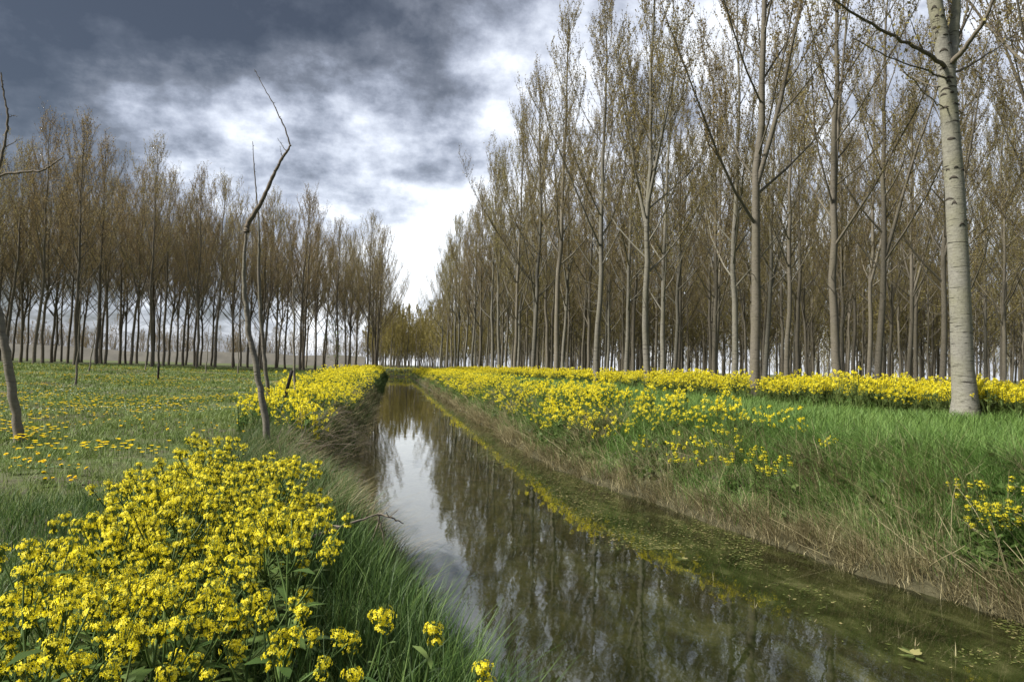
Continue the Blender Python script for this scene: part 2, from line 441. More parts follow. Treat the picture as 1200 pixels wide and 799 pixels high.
def mesh_of(mb, name, mats):
    return mesh_np(name, np.concatenate(mb.V), np.concatenate(mb.F), np.concatenate(mb.M), np.concatenate(mb.A), mats)
ME_R_pale = [mesh_of(t_, "poplar_trunk", [M_bark_pale]) for t_, _ in protos_r]
ME_R_mid = [mesh_of(t_, "poplar_trunk", [M_bark]) for t_, _ in protos_r]
ME_R_crown = [mesh_of(c_, "poplar_crown", [M_twig, M_leaf_r]) for _, c_ in protos_r]
ME_L_trunk = [mesh_of(t_, "poplar_trunk", [M_bark_dark]) for t_, _ in protos_l]
ME_L_crown = [mesh_of(c_, "poplar_crown", [M_twig, M_leaf_l]) for _, c_ in protos_l]

def plant_tree(v, x, y, label, group, side='r', pale=False, rz=None, sc=1.0):
    rz = RNG.uniform(0, 6.28) if rz is None else rz
    o = thing("poplar_tree", label, "tree", (x, y, float(zg(x, y)) - .03), rz, group, sc)
    if side == 'r':
        link_mesh("trunk", (ME_R_pale if pale else ME_R_mid)[v], o); link_mesh("crown", ME_R_crown[v], o)
    else:
        link_mesh("trunk", ME_L_trunk[v], o); link_mesh("crown", ME_L_crown[v], o)
    return o

# --- the near tree at the right, trunk and limbs as the photo shows them
D0 = 14.1
base = at_z(1131, 492, float(zg(11.65, 12.3)))
vdir = base - EYE; D0 = float(vdir @ fw)
def hp(px, py, dd=0): return at_d(px, py, D0 + dd)
ax = np.array([base + [0, 0, -.2], base + [0, 0, .12], base + [0, 0, .45], hp(1128, 430), hp(1126, 370), hp(1123, 300), hp(1119, 220), hp(1113, 140), hp(1109, 85), hp(1103, 45), hp(1095, 0), hp(1085, -70), hp(1078, -140), hp(1070, -220), hp(1066, -300)])
rad = .94 * np.array([.37, .31, .262, .228, .216, .206, .195, .182, .178, .155, .15, .125, .1, .07, .03])
hero = thing("poplar_tree", "large pale poplar with dark branch scars, nearest trunk at right, standing at the lawn edge", "tree", base, 0, "poplars of the right plantation")
mb = MB(); mb.tube(ax - base, rad, 20, 0)
# dark crescent scars where limbs were shed, standing a little proud of the bark
rs = np.random.default_rng(15); az0 = ax[:, 2] - base[2]
for q in range(95):
    z = 1.2 + 9.2 * rs.random() ** .6; cc_ = np.array([np.interp(z, az0, ax[:, 0] - base[0]), np.interp(z, az0, ax[:, 1] - base[1]), z]); rr_ = np.interp(z, az0, rad)
    a0 = rs.uniform(0, 6.28); wa = rs.uniform(.18, .55) * (.8 if z < 4 else 1.15); hh_ = rs.uniform(.012, .035); arch = rs.uniform(.0, .06)
    rows = []
    for tq_ in np.linspace(-1, 1, 9):
        a_ = a0 + wa * tq_; th = hh_ * (1 - tq_ * tq_) ** .7 + .001; zz_ = -arch * tq_ * tq_
        d_ = np.array([math.cos(a_), math.sin(a_), 0])
        rows += [cc_ + d_ * (rr_ + .001) + [0, 0, zz_ + th], cc_ + d_ * (rr_ + .010 + .010 * (1 - tq_ * tq_)) + [0, 0, zz_], cc_ + d_ * (rr_ + .001) + [0, 0, zz_ - th]]
    fc = []
    for q2 in range(8):
        b_ = q2 * 3; fc += [(b_, b_ + 3, b_ + 4, b_ + 1), (b_ + 1, b_ + 4, b_ + 5, b_ + 2)]
    mb.add(rows, fc, 1)
tr_o = mb.build("trunk", [M_bark_hero, M_scar], hero)
tw = MB(); rng = np.random.default_rng(5)
hl = [([(1112, 82, 0), (1118, 45, .1), (1121, 0, .2), (1126, -80, .4), (1130, -200, .6)], .13),
      ([(1107, 78, -.1), (1085, 62, -.5), (1055, 47, -.9), (1015, 25, -1.4), (975, 0, -1.9), (920, -50, -2.5)], .045),
      ([(1114, 75, -.1), (1130, 58, -.4), (1150, 30, -.8), (1168, -5, -1.1), (1185, -80, -1.6)], .06),
      ([(1112, 72, .1), (1124, 50, .5), (1132, 15, .9), (1140, -60, 1.5)], .045),
      ([(1109, 92, -.1), (1085, 83, -.6), (1050, 70, -1.2), (1000, 45, -1.9)], .022),
      ([(1110, 105, 0), (1090, 100, .5), (1062, 88, 1.0), (1045, 72, 1.4)], .018),
      ([(1113, 88, .1), (1140, 75, .6), (1170, 55, 1.1), (1215, 20, 1.8)], .03),
      ([(1113, 128, -.1), (1098, 122, -.4), (1080, 105, -.7), (1060, 84, -1.0)], .014),
      ([(1116, 138, .1), (1130, 130, .4), (1146, 108, .7)], .012)]
for pts, r in hl:
    P = np.array([hp(*p) - base for p in pts])
    # smooth the polyline
    tq = np.linspace(0, len(P) - 1, 4 * len(P)); P = np.stack([np.interp(tq, np.arange(len(P)), P[:, q]) for q in range(3)], 1)
    P[1:-1] += rng.normal(0, .012, (len(P) - 2, 3))
    lm = MB(); lm.tube(P, np.linspace(r, max(.008, r * .25), len(P)), 8, 0)
    lm.build("limb", [M_bark_hero if r > .1 else M_bark_dark], hero)
    L = np.linalg.norm(np.diff(P, axis=0), axis=1).sum()
    crown_on(P[::2], r, L, rng, tw, 0, 4, .075, 1.3)
for q in range(16):
    z = rng.uniform(8.3, ax[-1, 2] - base[2]); p = np.array([np.interp(z, ax[:, 2] - base[2], ax[:, 0] - base[0]), np.interp(z, ax[:, 2] - base[2], ax[:, 1] - base[1]), z])
    b = curve_branch(p, polar(rng.uniform(0, 6.28), R(rng.uniform(35, 55))), rng.uniform(1.5, 4), rng, 6, .13, .06)
    tw.tube(b, np.linspace(.03, .007, 7), 5, 0); crown_on(b, .03, 3, rng, tw, 0, 8, .08, 2)
tw.build("crown", [M_twig, M_leaf_r], hero)

# --- right plantation
G_R = "poplars of the right plantation"
front_labels = {
    1: "second poplar of the canal-side row on the right, next beyond the large nearest trunk",
    2: "third poplar of the canal-side row on the right, forking into several upright stems",
    3: "fourth poplar of the canal-side row on the right, counted from the large nearest trunk",
    4: "fifth poplar of the canal-side row on the right, counted from the large nearest trunk",
    5: "sixth poplar of the canal-side row on the right, counted from the large nearest trunk",
    6: "seventh poplar of the canal-side row on the right, counted from the large nearest trunk"}
n_r = 0
variant_front = {1: 7, 2: 3, 3: 2, 4: 5, 5: 0, 6: 4}
for row in range(13):
    xrow = 11.7 + 6.2 * row
    y0 = 12.3 + (0 if row % 2 == 0 else 3.2)
    for q in range(-2, 20):
        y = y0 + 8.85 * q
        if row == 0 and q == 0: continue
        x = xrow + RNG.normal(0, .25); y += RNG.normal(0, .4)
        if row == 0 and 0 < q < 7: x = 11.75 + RNG.normal(0, .06)
        if y < .72 * x - 1 or y > 165 or (row == 0 and q < 0): continue
        if y > 130 and row > 5: continue
        if row > 8 and RNG.random() < .25: continue
        v = variant_front.get(q, int(RNG.integers(0, 8))) if row == 0 else int(RNG.integers(0, 8))
        if row == 0: lab = front_labels.get(q, "slender poplar far along the canal-side row of the right plantation")
        elif row == 1: lab = "poplar in the second row back from the right bank"
        elif row < 4: lab = "poplar in the third or fourth row back from the right bank"
        else: lab = "thin poplar deep inside the right plantation, mostly hidden by nearer trunks"
        plant_tree(v, x, y, lab, G_R, 'r', pale=(row < 2 and RNG.random() < .6) or (row >= 2 and RNG.random() < .12), sc=RNG.uniform(1.14, 1.26) if y > 42 else RNG.uniform(.96, 1.10)); n_r += 1

# --- left plantation
G_L = "poplars of the left plantation"
n_l = 0
def yfront(x): return np.interp(x, [-60, -21, -2], [57, 57, 89])
for a in range(0, 7):
    for b in range(16):
        x = -2.4 - 3.6 * b + RNG.normal(0, .3)
        y = float(yfront(x)) + 6.0 * a + (2.5 if b % 2 else 0) + RNG.normal(0, .5)
        if x < -.60 * y - 3: continue
        if b == 0 and a > 6: continue
        if a == 0:
            lab = "dark poplar in the front row of the left plantation facing the meadow"
            if b == 0: lab = "front-row poplar of the left plantation standing nearest the canal"
        elif b == 0: lab = "dark poplar on the canal-side edge of the left plantation"
        else: lab = "dark thin poplar inside the left plantation behind the front row"
        plant_tree(int(RNG.integers(0, 5)), x, y, lab, G_L, 'l', sc=RNG.uniform(.93, 1.07)); n_l += 1
print("trees", n_r, n_l, file=__import__("sys").stderr) or print( [len(m.polygons) for m in ME_R_crown + ME_L_crown])

# --- far woods, each one mass
def far_wood(name, spots, leafm, barkm, seed, hh=(17, 21), per_m=4, size=.2, cb=.14):
    rng = np.random.default_rng(seed)
    mb = MB()
    tpl = [grow(seed + k, H=19, r0=.15, cb=cb, nl=20, per_m=per_m, size=size, sides=5, dens=1.2, dead=0) for k in range(3)]
    tpl = [(np.concatenate([np.concatenate(t_.V), np.concatenate(c_.V)]), np.concatenate([np.concatenate(t_.F), np.concatenate(c_.F) + t_.n]),
            np.concatenate([np.concatenate(t_.M), np.concatenate(c_.M)]), np.concatenate([np.concatenate(t_.A), np.concatenate(c_.A)])) for t_, c_ in tpl]
    for (x, y) in spots:
        V, Fq, M, A = tpl[rng.integers(0, 3)]
        an = rng.uniform(0, 6.28); s = rng.uniform(*hh) / 19
        c_, s_ = math.cos(an), math.sin(an)
        W = np.column_stack([V[:, 0] * c_ - V[:, 1] * s_, V[:, 0] * s_ + V[:, 1] * c_, V[:, 2]]) * s + [x, y, float(zg(x, y))]
        mb.add(W, Fq, M, A)
    return mb.build(name, [barkm, leafm])
rng = np.random.default_rng(41)
sp = [(rng.uniform(9, 70) , rng.uniform(168, 300)) for _ in range(90)] + [(rng.uniform(-9, 11), rng.uniform(215, 330)) for _ in range(90)] + [(11.7 + 6.2 * k + rng.normal(0, .3), 170 + 8.8 * q) for k in range(3) for q in range(20)]
o = far_wood("far_poplar_wood", sp, M_leaf_far, M_bark, 300, (17, 21), 5, .24, .10)
tag(o, "yellow-green poplar wood far off at the end of the canal on the right", "trees", kind="stuff")
sp = []
for k in range(420):
    a = R(rng.uniform(6, 58)); rr_ = rng.uniform(105, 200); x, y = rr_ * math.sin(a), rr_ * math.cos(a)
    if x > 22: sp.append((x, y))
o = far_wood("deep_poplar_wood", sp, M_leaf_r, M_bark, 310)
tag(o, "olive mass of poplars at the far back of the right plantation", "trees", kind="stuff")
sp = []
for k in range(150):
    a = R(rng.uniform(4, 60)); rr_ = rng.uniform(200, 260); sp.append((rr_ * math.sin(a), rr_ * math.cos(a)))
o = far_wood("scrub_edge", sp, M_leaf_r, M_bark, 330, (7, 12), 4, .26, .02)
tag(o, "hazy brown scrub closing the view behind the far trunks at right", "trees", kind="stuff")
sp = [(rng.uniform(-170, -8), rng.uniform(205, 260)) for _ in range(190)]
o = far_wood("distant_tree_line", sp, M_leaf_l, M_bark, 320, (7, 13), 4, .2, .05)
tag(o, "pale distant line of trees beyond the left plantation", "trees", kind="stuff")

# --- far low building beyond the left plantation
def box(mb, x0, x1, y0, y1, z0, z1, m=0):
    V = [(x, y, z) for z in (z0, z1) for y in (y0, y1) for x in (x0, x1)]
    mb.add(V, [(0, 2, 3, 1), (4, 5, 7, 6), (0, 1, 5, 4), (2, 6, 7, 3), (0, 4, 6, 2), (1, 3, 7, 5)], m)
M_far_earth = plain("far_earth", (.075, .072, .062), (.12, .112, .095), .3)
xs_ = np.linspace(-170, -7, 60); mb = MB(); prof = [(-7, -.4), (-3, 1.5), (-.8, 2.5), (.8, 2.5), (3, 1.5), (7, -.4)]
hv = 1 + .25 * wob(xs_, xs_ * 0, .05, 3) + .5 * ss((-xs_ - 60) / 40)
V = np.array([[x_, 188 + py_, 1.2 + (pz_ * h_ if pz_ > 0 else pz_)] for x_, h_ in zip(xs_, hv) for py_, pz_ in prof])
ii = np.arange(59)[:, None] * 6 + np.arange(5)[None]
mb.add(V, np.stack([ii, ii + 6, ii + 7, ii + 1], -1).reshape(-1, 4))
tag(mb.build("embankment", [M_far_earth]), kind="structure")

# ------------------------------------------------------------------ saplings of the left bank
def sapling(name, label, base, poly, branches, r0, seed, group=None):
    o = thing(name, label, "tree", base, 0, group)
    rng = np.random.default_rng(seed)
    def sm(P, jit=.006):
        P = np.array(P); t0 = np.arange(len(P)); tq = np.linspace(0, len(P) - 1, 6 * len(P))
        Q = np.stack([np.interp(tq, t0, P[:, q]) for q in range(3)], 1)
        ker = np.array([.25, .5, .25])
        for _ in range(2):
            Q[1:-1] = .25 * Q[:-2] + .5 * Q[1:-1] + .25 * Q[2:]
        Q[1:-1] += rng.normal(0, jit, (len(Q) - 2, 3)); return Q - base
    mb = MB(); P = sm(poly); rr = np.interp(np.linspace(0, 1, len(P)), [0, .05, .5, .8, 1], [r0 * 1.6, r0, r0 * .78, r0 * .5, r0 * .3])
    rr = rr * (1 + rng.normal(0, .04, len(P)))
    mb.tube(P, rr, 12, 0); mb.build("trunk", [M_sap], o)
    for bp_, r in branches:
        b = MB(); Q = sm(bp_, .004); b.tube(Q, np.linspace(r, r * .35, len(Q)) * (1 + rng.normal(0, .08, len(Q))), 6, 0)
        for _ in range(int(len(Q) / 4)):       # buds
            k = rng.integers(2, len(Q) - 1); dd = rng.normal(0, 1, 3); dd[2] = abs(dd[2]); dd /= np.linalg.norm(dd)
            b.tube([Q[k], Q[k] + dd * .03], [r * .5, .001], 4, 0)
        b.build("branch", [M_twig], o)
    return o
b0 = at_z(315, 532, float(zg(-1.9, 8.9))); d0 = float((b0 - EYE) @ fw)
q = lambda px, py, dd=0: at_d(px, py, d0 + dd)
sapling("sapling", "crooked bare young tree snapped at the top, standing behind the foreground flowers", b0 - np.array([0, 0, .1]),
        [b0 - [0, 0, .1], q(312, 500), q(303, 440), q(292, 390), q(286, 340), q(286, 300), q(289, 265)],
        [([q(289, 272), q(289, 264), q(305, 240), q(318, 212), q(330, 186), q(341, 170)], .038),
         ([q(340, 171), q(334, 150), q(322, 125), q(310, 104), q(298, 82)], .011),
         ([q(336, 178), q(330, 170), q(325, 162)], .006), ([q(331, 185), q(329, 178), q(328, 171)], .005)], .047, 3)
b1 = at_z(318, 492, float(zg(-2.6, 12.3))); d1 = float((b1 - EYE) @ fw)
q = lambda px, py, dd=0: at_d(px, py, d1 + dd)
sapling("sapling", "straight slender young tree close behind the crooked one", b1 - np.array([0, 0, .1]),
        [b1 - [0, 0, .1], q(312, 440), q(306, 380), q(303, 330), q(304, 280), q(303, 250)],
        [([q(303, 255), q(301, 235), q(298, 200), q(296, 166)], .018), ([q(303, 300), q(306, 292), q(308, 285)], .006)], .043, 4)
b2 = at_z(24, 518, float(zg(-6.0, 9.0))); d2 = float((b2 - EYE) @ fw)
q = lambda px, py, dd=0: at_d(px, py, d2 + dd)
sapling("sapling", "leaning young tree at the left edge with one long bare side branch", b2 - np.array([0, 0, .1]),
        [b2 - [0, 0, .1], q(18, 480), q(10, 430), q(1, 380), q(-10, 320), q(-12, 260), q(-6, 210)],
        [([q(-6, 212), q(1, 188), q(7, 160), q(10, 135), q(4, 110), q(1, 85)], .022),
         ([q(-9, 222), q(0, 205), q(25, 202), q(50, 200), q(62, 193), q(74, 184)], .02),
         ([q(4, 174), q(14, 168), q(27, 162)], .008), ([q(9, 138), q(14, 136), q(21, 136)], .006)], .062, 6)
# thin young trees further along the bank row
for k, (px, py, tilt, hh) in enumerate([(89, 453, 0, 3.6), (104, 441, .10, 3.4), (170, 441, .06, 3.0), (241, 441, .02, 3.2), (279, 442, -.02, 3.4), (346, 470, -.05, 3.6)]):
    z0 = float(zg(-10, 25)); b = at_z(px, py, z0); b[2] = float(zg(b[0], b[1]))
    rng = np.random.default_rng(60 + k)
    lab = ["thin bare sapling in the left meadow nearest the left edge, before the poplars", "thin bare sapling leaning slightly right beside another near the left edge",
           "short thin sapling on the meadow just left of the dark stake", "thin bare sapling between the dark stake and the crooked young tree", "thin bare sapling just left of the crooked young tree",
           "thin bare sapling rising out of the yellow flowers on the left bank"][k]
    ax_ = np.array([[tilt * hh * s + rng.normal(0, .02), rng.normal(0, .02), hh * s - .05] for s in np.linspace(0, 1, 9)])
    o = thing("sapling", lab, "tree", b, 0, "young trees along the left bank")
    mb = MB(); mb.tube(ax_, np.linspace(.045, .012, 9), 8); mb.build("trunk", [M_sap], o)
    br = MB()
    for _ in range(5):
        j = rng.integers(4, 9); bb = curve_branch(ax_[j], polar(rng.uniform(0, 6.28), .7), rng.uniform(.3, .9), rng, 4, .15)
        br.tube(bb, np.linspace(.01, .003, 5), 4)
    br.build("branch", [M_twig], o)
# leafy little tree on the left bank
b = at_z(392, 441, 1.0); b[2] = float(zg(b[0], b[1]))
o = thing("sapling", "small leafing sapling rising from the yellow flowers on the left bank", "tree", b, 0, "young trees along the left bank")
rng = np.random.default_rng(77); mb, cw = MB(), MB()
st = curve_branch(np.zeros(3), np.array([0, 0, 1.0]), 3.6, rng, 8, .1, .06); mb.tube(st, np.linspace(.035, .008, 9), 8)
mb.build("trunk", [M_twig], o)
for j in range(2, 9):
    for _ in range(2):
        bb = curve_branch(st[j], polar(rng.uniform(0, 6.28), .9), rng.uniform(.5, 1.0), rng, 4, .12)
        cw.tube(bb, np.linspace(.012, .004, 5), 4, 0); leaves(cw, bb[:-1], bb[1:], rng, 14, .09, 1, .04)
cw.build("crown", [M_twig, M_stem], o)

# stakes
def stake(px0, py0, px1, py1, z0, r, label):
    b = at_z(px0, py0, z0); d = float((b - EYE) @ fw); e = at_d(px1, py1, d - .1)
    o = MB(); n = 8
    P = np.linspace(b - [0, 0, .15], e, n) - b; P[1:-1] += np.random.default_rng(int(px0)).normal(0, .004, (n - 2, 3))
    P = np.vstack([P, P[-1] + (P[-1] - P[-2]) * .02]); o.tube(P, np.r_[np.full(n, r), .001], 8)
    ob = o.build("wooden_stake", [M_stake]); ob.location = b
    tag(ob, label, "stake", "stakes by the young trees")
stake(326, 492, 342, 434, float(zg(-2.4, 13)), .035, "dark leaning stake among the yellow flowers behind the crooked young tree")
stake(185, 447, 186, 427, float(zg(-12, 28)), .05, "short upright dark stake in the middle of the left meadow")

# ------------------------------------------------------------------ grass
def blades(P, h, w, bend, az, rnd, rng):
    """P base points; bend = horizontal reach of the tip, az its direction"""
    n = len(P)
    dv = np.stack([np.cos(az), np.sin(az), 0 * az], -1)
    fa = az + np.pi / 2 + rng.uniform(-.9, .9, n)
    sv = np.stack([np.cos(fa), np.sin(fa), 0 * fa], -1) * (w / 2)[:, None]
    mid = P + dv * (bend * .32)[:, None]; mid[:, 2] += h * .6
    tip = P + dv * bend[:, None]; tip[:, 2] += h
    V = np.stack([P - sv, P + sv, mid - sv * .8, mid + sv * .8, tip - sv * .08, tip + sv * .08], 1).reshape(-1, 3)
    b = np.arange(n)[:, None] * 6
    Fq = np.concatenate([b + [0, 1, 3, 2], b + [2, 3, 5, 4]])
    return V, Fq, np.repeat(rnd, 6)

def polar_pts(n, r0, r1, a0, a1, rng, p=1.0):
    """scatter over the ground, denser towards the near side"""
    u = rng.random(n); r = (r0 ** p + u * (r1 ** p - r0 ** p)) ** (1 / p)
    a = R(a0) + rng.random(n) * R(a1 - a0)
    return r * np.sin(a), r * np.cos(a), r

def grass(name, label, x, y, r, h, mat, rng, wmin=.004, wk=.0006, bendk=.5, az=None, mats=None, mi=None):
    n = len(x); z = zg(x, y)
    P = np.stack([x, y, z - .01], -1)
    h = h * rng.uniform(.55, 1.25, n); w = np.maximum(wmin, r * wk) * rng.uniform(.7, 1.3, n)
    bend = h * np.abs(rng.normal(bendk, bendk * .5, n))
    az = rng.uniform(0, 6.28, n) if az is None else az
    V, Fq, A = blades(P, h, w, bend, az, rng.random(n), rng)
    o = link_mesh(name, mesh_np(name, V, Fq, np.zeros(len(Fq)), A, [mat]))
    return tag(o, label, "grass", kind="stuff")

rng = np.random.default_rng(11)
# left meadow
x, y, r = polar_pts(260000, 2.2, 75, -50, 6, rng, .75)
keep = (x < xl(y) - .45) & ((wob(x, y, .8, 8) + .9 * wob(x, y, .25, 9) + rng.normal(0, .45, len(x))) > -.55)
x, y, r = x[keep], y[keep], r[keep]
hl_ = .085 + .05 * ss((wob(x, y, .9, 1) + .2)) 
grass("meadow_grass", "short patchy green grass of the left meadow", x, y, r, hl_, M_grass_l, rng, .004, .0007, .6)
# right lawn
x, y, r = polar_pts(300000, 5, 85, 5, 62, rng, .8)
keep = (x > xr(y) + .75) & (rng.random(len(x)) < np.where(x > 12, .35, 1))
x, y, r = x[keep], y[keep], r[keep]
grass("lawn_grass", "lush green grass strip between the right bank and the yellow flowers", x, y, r, .20 + .12 * ss(wob(x, y, .7, 2) + .3), M_grass_r, rng, .005, .0007, .55)
# foreground tall grass by the water
n = 26000
y = rng.uniform(.9, 7.5, n); x = xl(y) - np.abs(rng.normal(0, .45, n)) + .06
keep = rng.random(n) < np.where(y > 5.5, .5, 1)
x, y = x[keep], y[keep]
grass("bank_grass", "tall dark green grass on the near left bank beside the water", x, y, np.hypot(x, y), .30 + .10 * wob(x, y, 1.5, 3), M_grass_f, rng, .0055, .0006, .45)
n = 22000
y = rng.uniform(1.3, 6.3, n); x = rng.uniform(-3.4, .2, n)
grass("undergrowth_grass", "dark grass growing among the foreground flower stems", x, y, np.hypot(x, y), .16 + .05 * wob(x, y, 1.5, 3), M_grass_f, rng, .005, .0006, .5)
# right bank: dry stems and green mixed
x, y, r = polar_pts(420000, 4.5, 110, 0, 62, rng, .45)
s = x - xr(y)
keep = (s > .03) & (s < 1.7); x, y, r, s = x[keep], y[keep], r[keep], s[keep]
dry = (wob(x, y, 1.1, 4) + rng.normal(0, .5, len(x)) + .8 * wob(x, y, .45, 1) + .75 - s * 1.35) > .58
f = dry
azd = np.pi + rng.normal(0, .9, f.sum())
grass("dry_bank_grass", "straw-coloured dead grass hanging down the right bank", x[f], y[f], r[f], .34 + .18 * wob(x[f], y[f], 1.3, 6), M_straw, rng, .0045, .0005, 1.0, azd)
f = ~dry
grass("green_bank_grass", "green grass on the slope of the right bank", x[f], y[f], r[f], np.full(f.sum(), .32), M_grass_r, rng, .006, .0006, .8, np.pi + rng.normal(0, 1.3, f.sum()))
# hanging tufts of straw, and low leafy weeds
def tufts(name, label, cx, cy, per, h, mat, rng, out, w0=.005):
    n = len(cx); N = n * per
    x = np.repeat(cx, per) + rng.normal(0, .05, N); y = np.repeat(cy, per) + rng.normal(0, .05, N)
    az = np.where(rng.random(N) < .6, np.repeat(out, per) + rng.normal(0, .6, N), rng.uniform(0, 6.28, N))
    P = np.stack([x, y, zg(x, y) - .01], -1); hh = np.repeat(h * rng.uniform(.6, 1.3, n), per) * rng.uniform(.5, 1.2, N)
    r_ = np.hypot(x, y); w_ = np.maximum(w0, r_ * .0006) * rng.uniform(.7, 1.4, N)
    V, Fq, A = blades(P, hh * rng.uniform(.35, 1, N), w_, hh * rng.uniform(.3, 1.3, N), az, np.clip(np.repeat(rng.uniform(.1, .9, n), per) + rng.normal(0, .2, N), 0, 1), rng)
    return tag(link_mesh(name, mesh_np(name, V, Fq, np.zeros(len(Fq)), A, [mat])), label, "grass", kind="stuff")
n = 900; cy_t = 4.5 + 60 * rng.random(n) ** 2.2; cs = rng.uniform(.05, 1.5, n)
k_ = wob(cy_t, cs * 0, .9, 4) + rng.normal(0, .5, n) > -.2; cy_t, cs = cy_t[k_], cs[k_]
tufts("straw_tufts", "pale tufts of dead grass drooping over the edge of the right bank", xr(cy_t) + cs, cy_t, 34, .42, M_straw, rng, np.full(len(cs), np.pi))
n = 900; cy_t = 4.3 + 45 * rng.random(n) ** 1.7; cs = rng.uniform(-.03, .2, n); k_ = rng.random(n) < .75; cy_t, cs = cy_t[k_], cs[k_]
tufts("overhanging_straw", "dead grass hanging into the water along the right bank", xr(cy_t) + cs, cy_t, 26, .26, M_straw, rng, np.full(len(cs), np.pi))
n = 1500; cy_t = 4.5 + 60 * rng.random(n) ** 2.0; cs = rng.uniform(.25, 2.2, n)
tufts("green_tufts", "bright green grass tufts on the right bank", xr(cy_t) + cs, cy_t, 26, .38, M_grass_r, rng, np.full(len(cs), np.pi * .9))
n = 800; x, y, _r = polar_pts(n * 8, 3, 60, -48, 4, rng, .7); k_ = (x < xl(y) - 1) & (wob(x, y, .6, 3) > .1); x, y = x[k_], y[k_]
tufts("meadow_tufts", "darker taller tufts in the left meadow", x, y, 22, .16, M_grass_l, rng, rng.uniform(0, 6.28, len(x)))
rd = MB()
for _ in range(260):
    yy = 4.4 + 30 * rng.random() ** 1.8; xx = float(xr(yy)) + abs(rng.normal(.15, .4)) + .02; az_ = np.pi + rng.normal(0, 1.1)
    b_ = curve_branch(np.array([xx, yy, float(zg(xx, yy)) - .02]), polar(az_, R(rng.uniform(5, 70))), rng.uniform(.25, .75), rng, 5, -.06, .06)
    rd.tube(b_, np.linspace(.005, .0022, 6), 4, 0, rng.uniform(.4, 1))
tag(rd.build("dead_reeds", [M_straw]), "broken pale dead reed stalks leaning along the right bank", "reeds", kind="stuff")
wd = MB(); n = 6500; yy = 4.5 + 30 * rng.random(n) ** 1.8; cs = .12 + np.abs(rng.normal(.3, .45, n)); xx = xr(yy) + cs
k_ = wob(xx, yy, 1.4, 8) + rng.normal(0, .3, n) > .15; xx, yy = xx[k_], yy[k_]; n = len(xx)
L_ = rng.uniform(.03, .075, n); P_ = np.stack([xx, yy, zg(xx, yy) + rng.uniform(.03, .26, n)], -1)
u_ = rng.normal(0, 1, (n, 3)); u_[:, 2] *= .5; u_ /= np.linalg.norm(u_, axis=1, keepdims=True); v_ = np.cross(u_, rng.normal(0, 1, (n, 3)) + [0, 0, 2]); v_ /= np.linalg.norm(v_, axis=1, keepdims=True)
V_ = np.stack([P_ - u_ * L_[:, None], P_ + v_ * L_[:, None] * .6, P_ + u_ * L_[:, None], P_ - v_ * L_[:, None] * .6], 1).reshape(-1, 3)
tag(link_mesh("bank_weeds", mesh_np("bank_weeds", V_, np.arange(4 * n).reshape(-1, 4), np.zeros(n), np.repeat(rng.random(n), 4), [M_grass_f])), "dark broad-leaved weeds low on the right bank", "weeds", kind="stuff")
# left bank
x, y, r = polar_pts(300000, 5, 110, -18, 3, rng, .45)
s = xl(y) - x
keep = (s > -.05) & (s < 1.3); x, y, r, s = x[keep], y[keep], r[keep], s[keep]
dry = (rng.random(len(x)) < .42 - .2 * s) & (y < 40)
grass("dry_bank_grass", "brown dead stems and grass on the left bank above the water", x[dry], y[dry], r[dry], np.full(dry.sum(), .26), M_straw, rng, .0045, .0005, 1.1, rng.normal(0, .9, dry.sum()))
f = ~dry
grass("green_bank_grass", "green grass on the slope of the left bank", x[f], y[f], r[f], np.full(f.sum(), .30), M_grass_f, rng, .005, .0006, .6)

# ------------------------------------------------------------------ yellow flowers
def floret_cluster(mb, c, rad, n, size, rng, m):
    d = rng.normal(0, 1, (n, 3)); d[:, 2] = np.abs(d[:, 2]) * .9 - .25; d /= np.linalg.norm(d, axis=1, keepdims=True)
    P = c + d * rad * rng.uniform(.45, 1.1, (n, 1)) * [1, 1, .75]
    u = np.cross(d, rng.normal(0, 1, (n, 3))); u /= np.linalg.norm(u, axis=1, keepdims=True); w = np.cross(d, u)
    V = []; 
    for k in range(4):
        a = k * math.pi / 2
        e = u * math.cos(a) + w * math.sin(a); g = -u * math.sin(a) + w * math.cos(a)
        s = size * rng.uniform(.8, 1.15, (n, 1))
        V.append(np.stack([P, P + e * s * .6 + g * s * .34 + d * s * .12, P + e * s + d * s * .05, P + e * s * .6 - g * s * .34 + d * s * .12], 1))
    V = np.concatenate(V).reshape(-1, 3); N = len(V) // 4
    mb.add(V, np.arange(4 * N).reshape(-1, 4), m, np.repeat(rng.random(N), 4))

def leaf_blade(mb, p, d, L, wd, rng, m, droop=.4):
    d = d / np.linalg.norm(d); s = np.cross(d, [0, 0, 1]); s /= np.linalg.norm(s) + 1e-9
    rows = []
    for t_, w_ in ((0, .25), (.3, .9), (.65, 1), (1, .1)):
        c = p + d * L * t_ + np.array([0, 0, -droop * L * t_ * t_])
        rows += [c - s * wd * w_ / 2, c + s * wd * w_ / 2]
    mb.add(rows, [(0, 1, 3, 2), (2, 3, 5, 4), (4, 5, 7, 6)], m, rng.random())

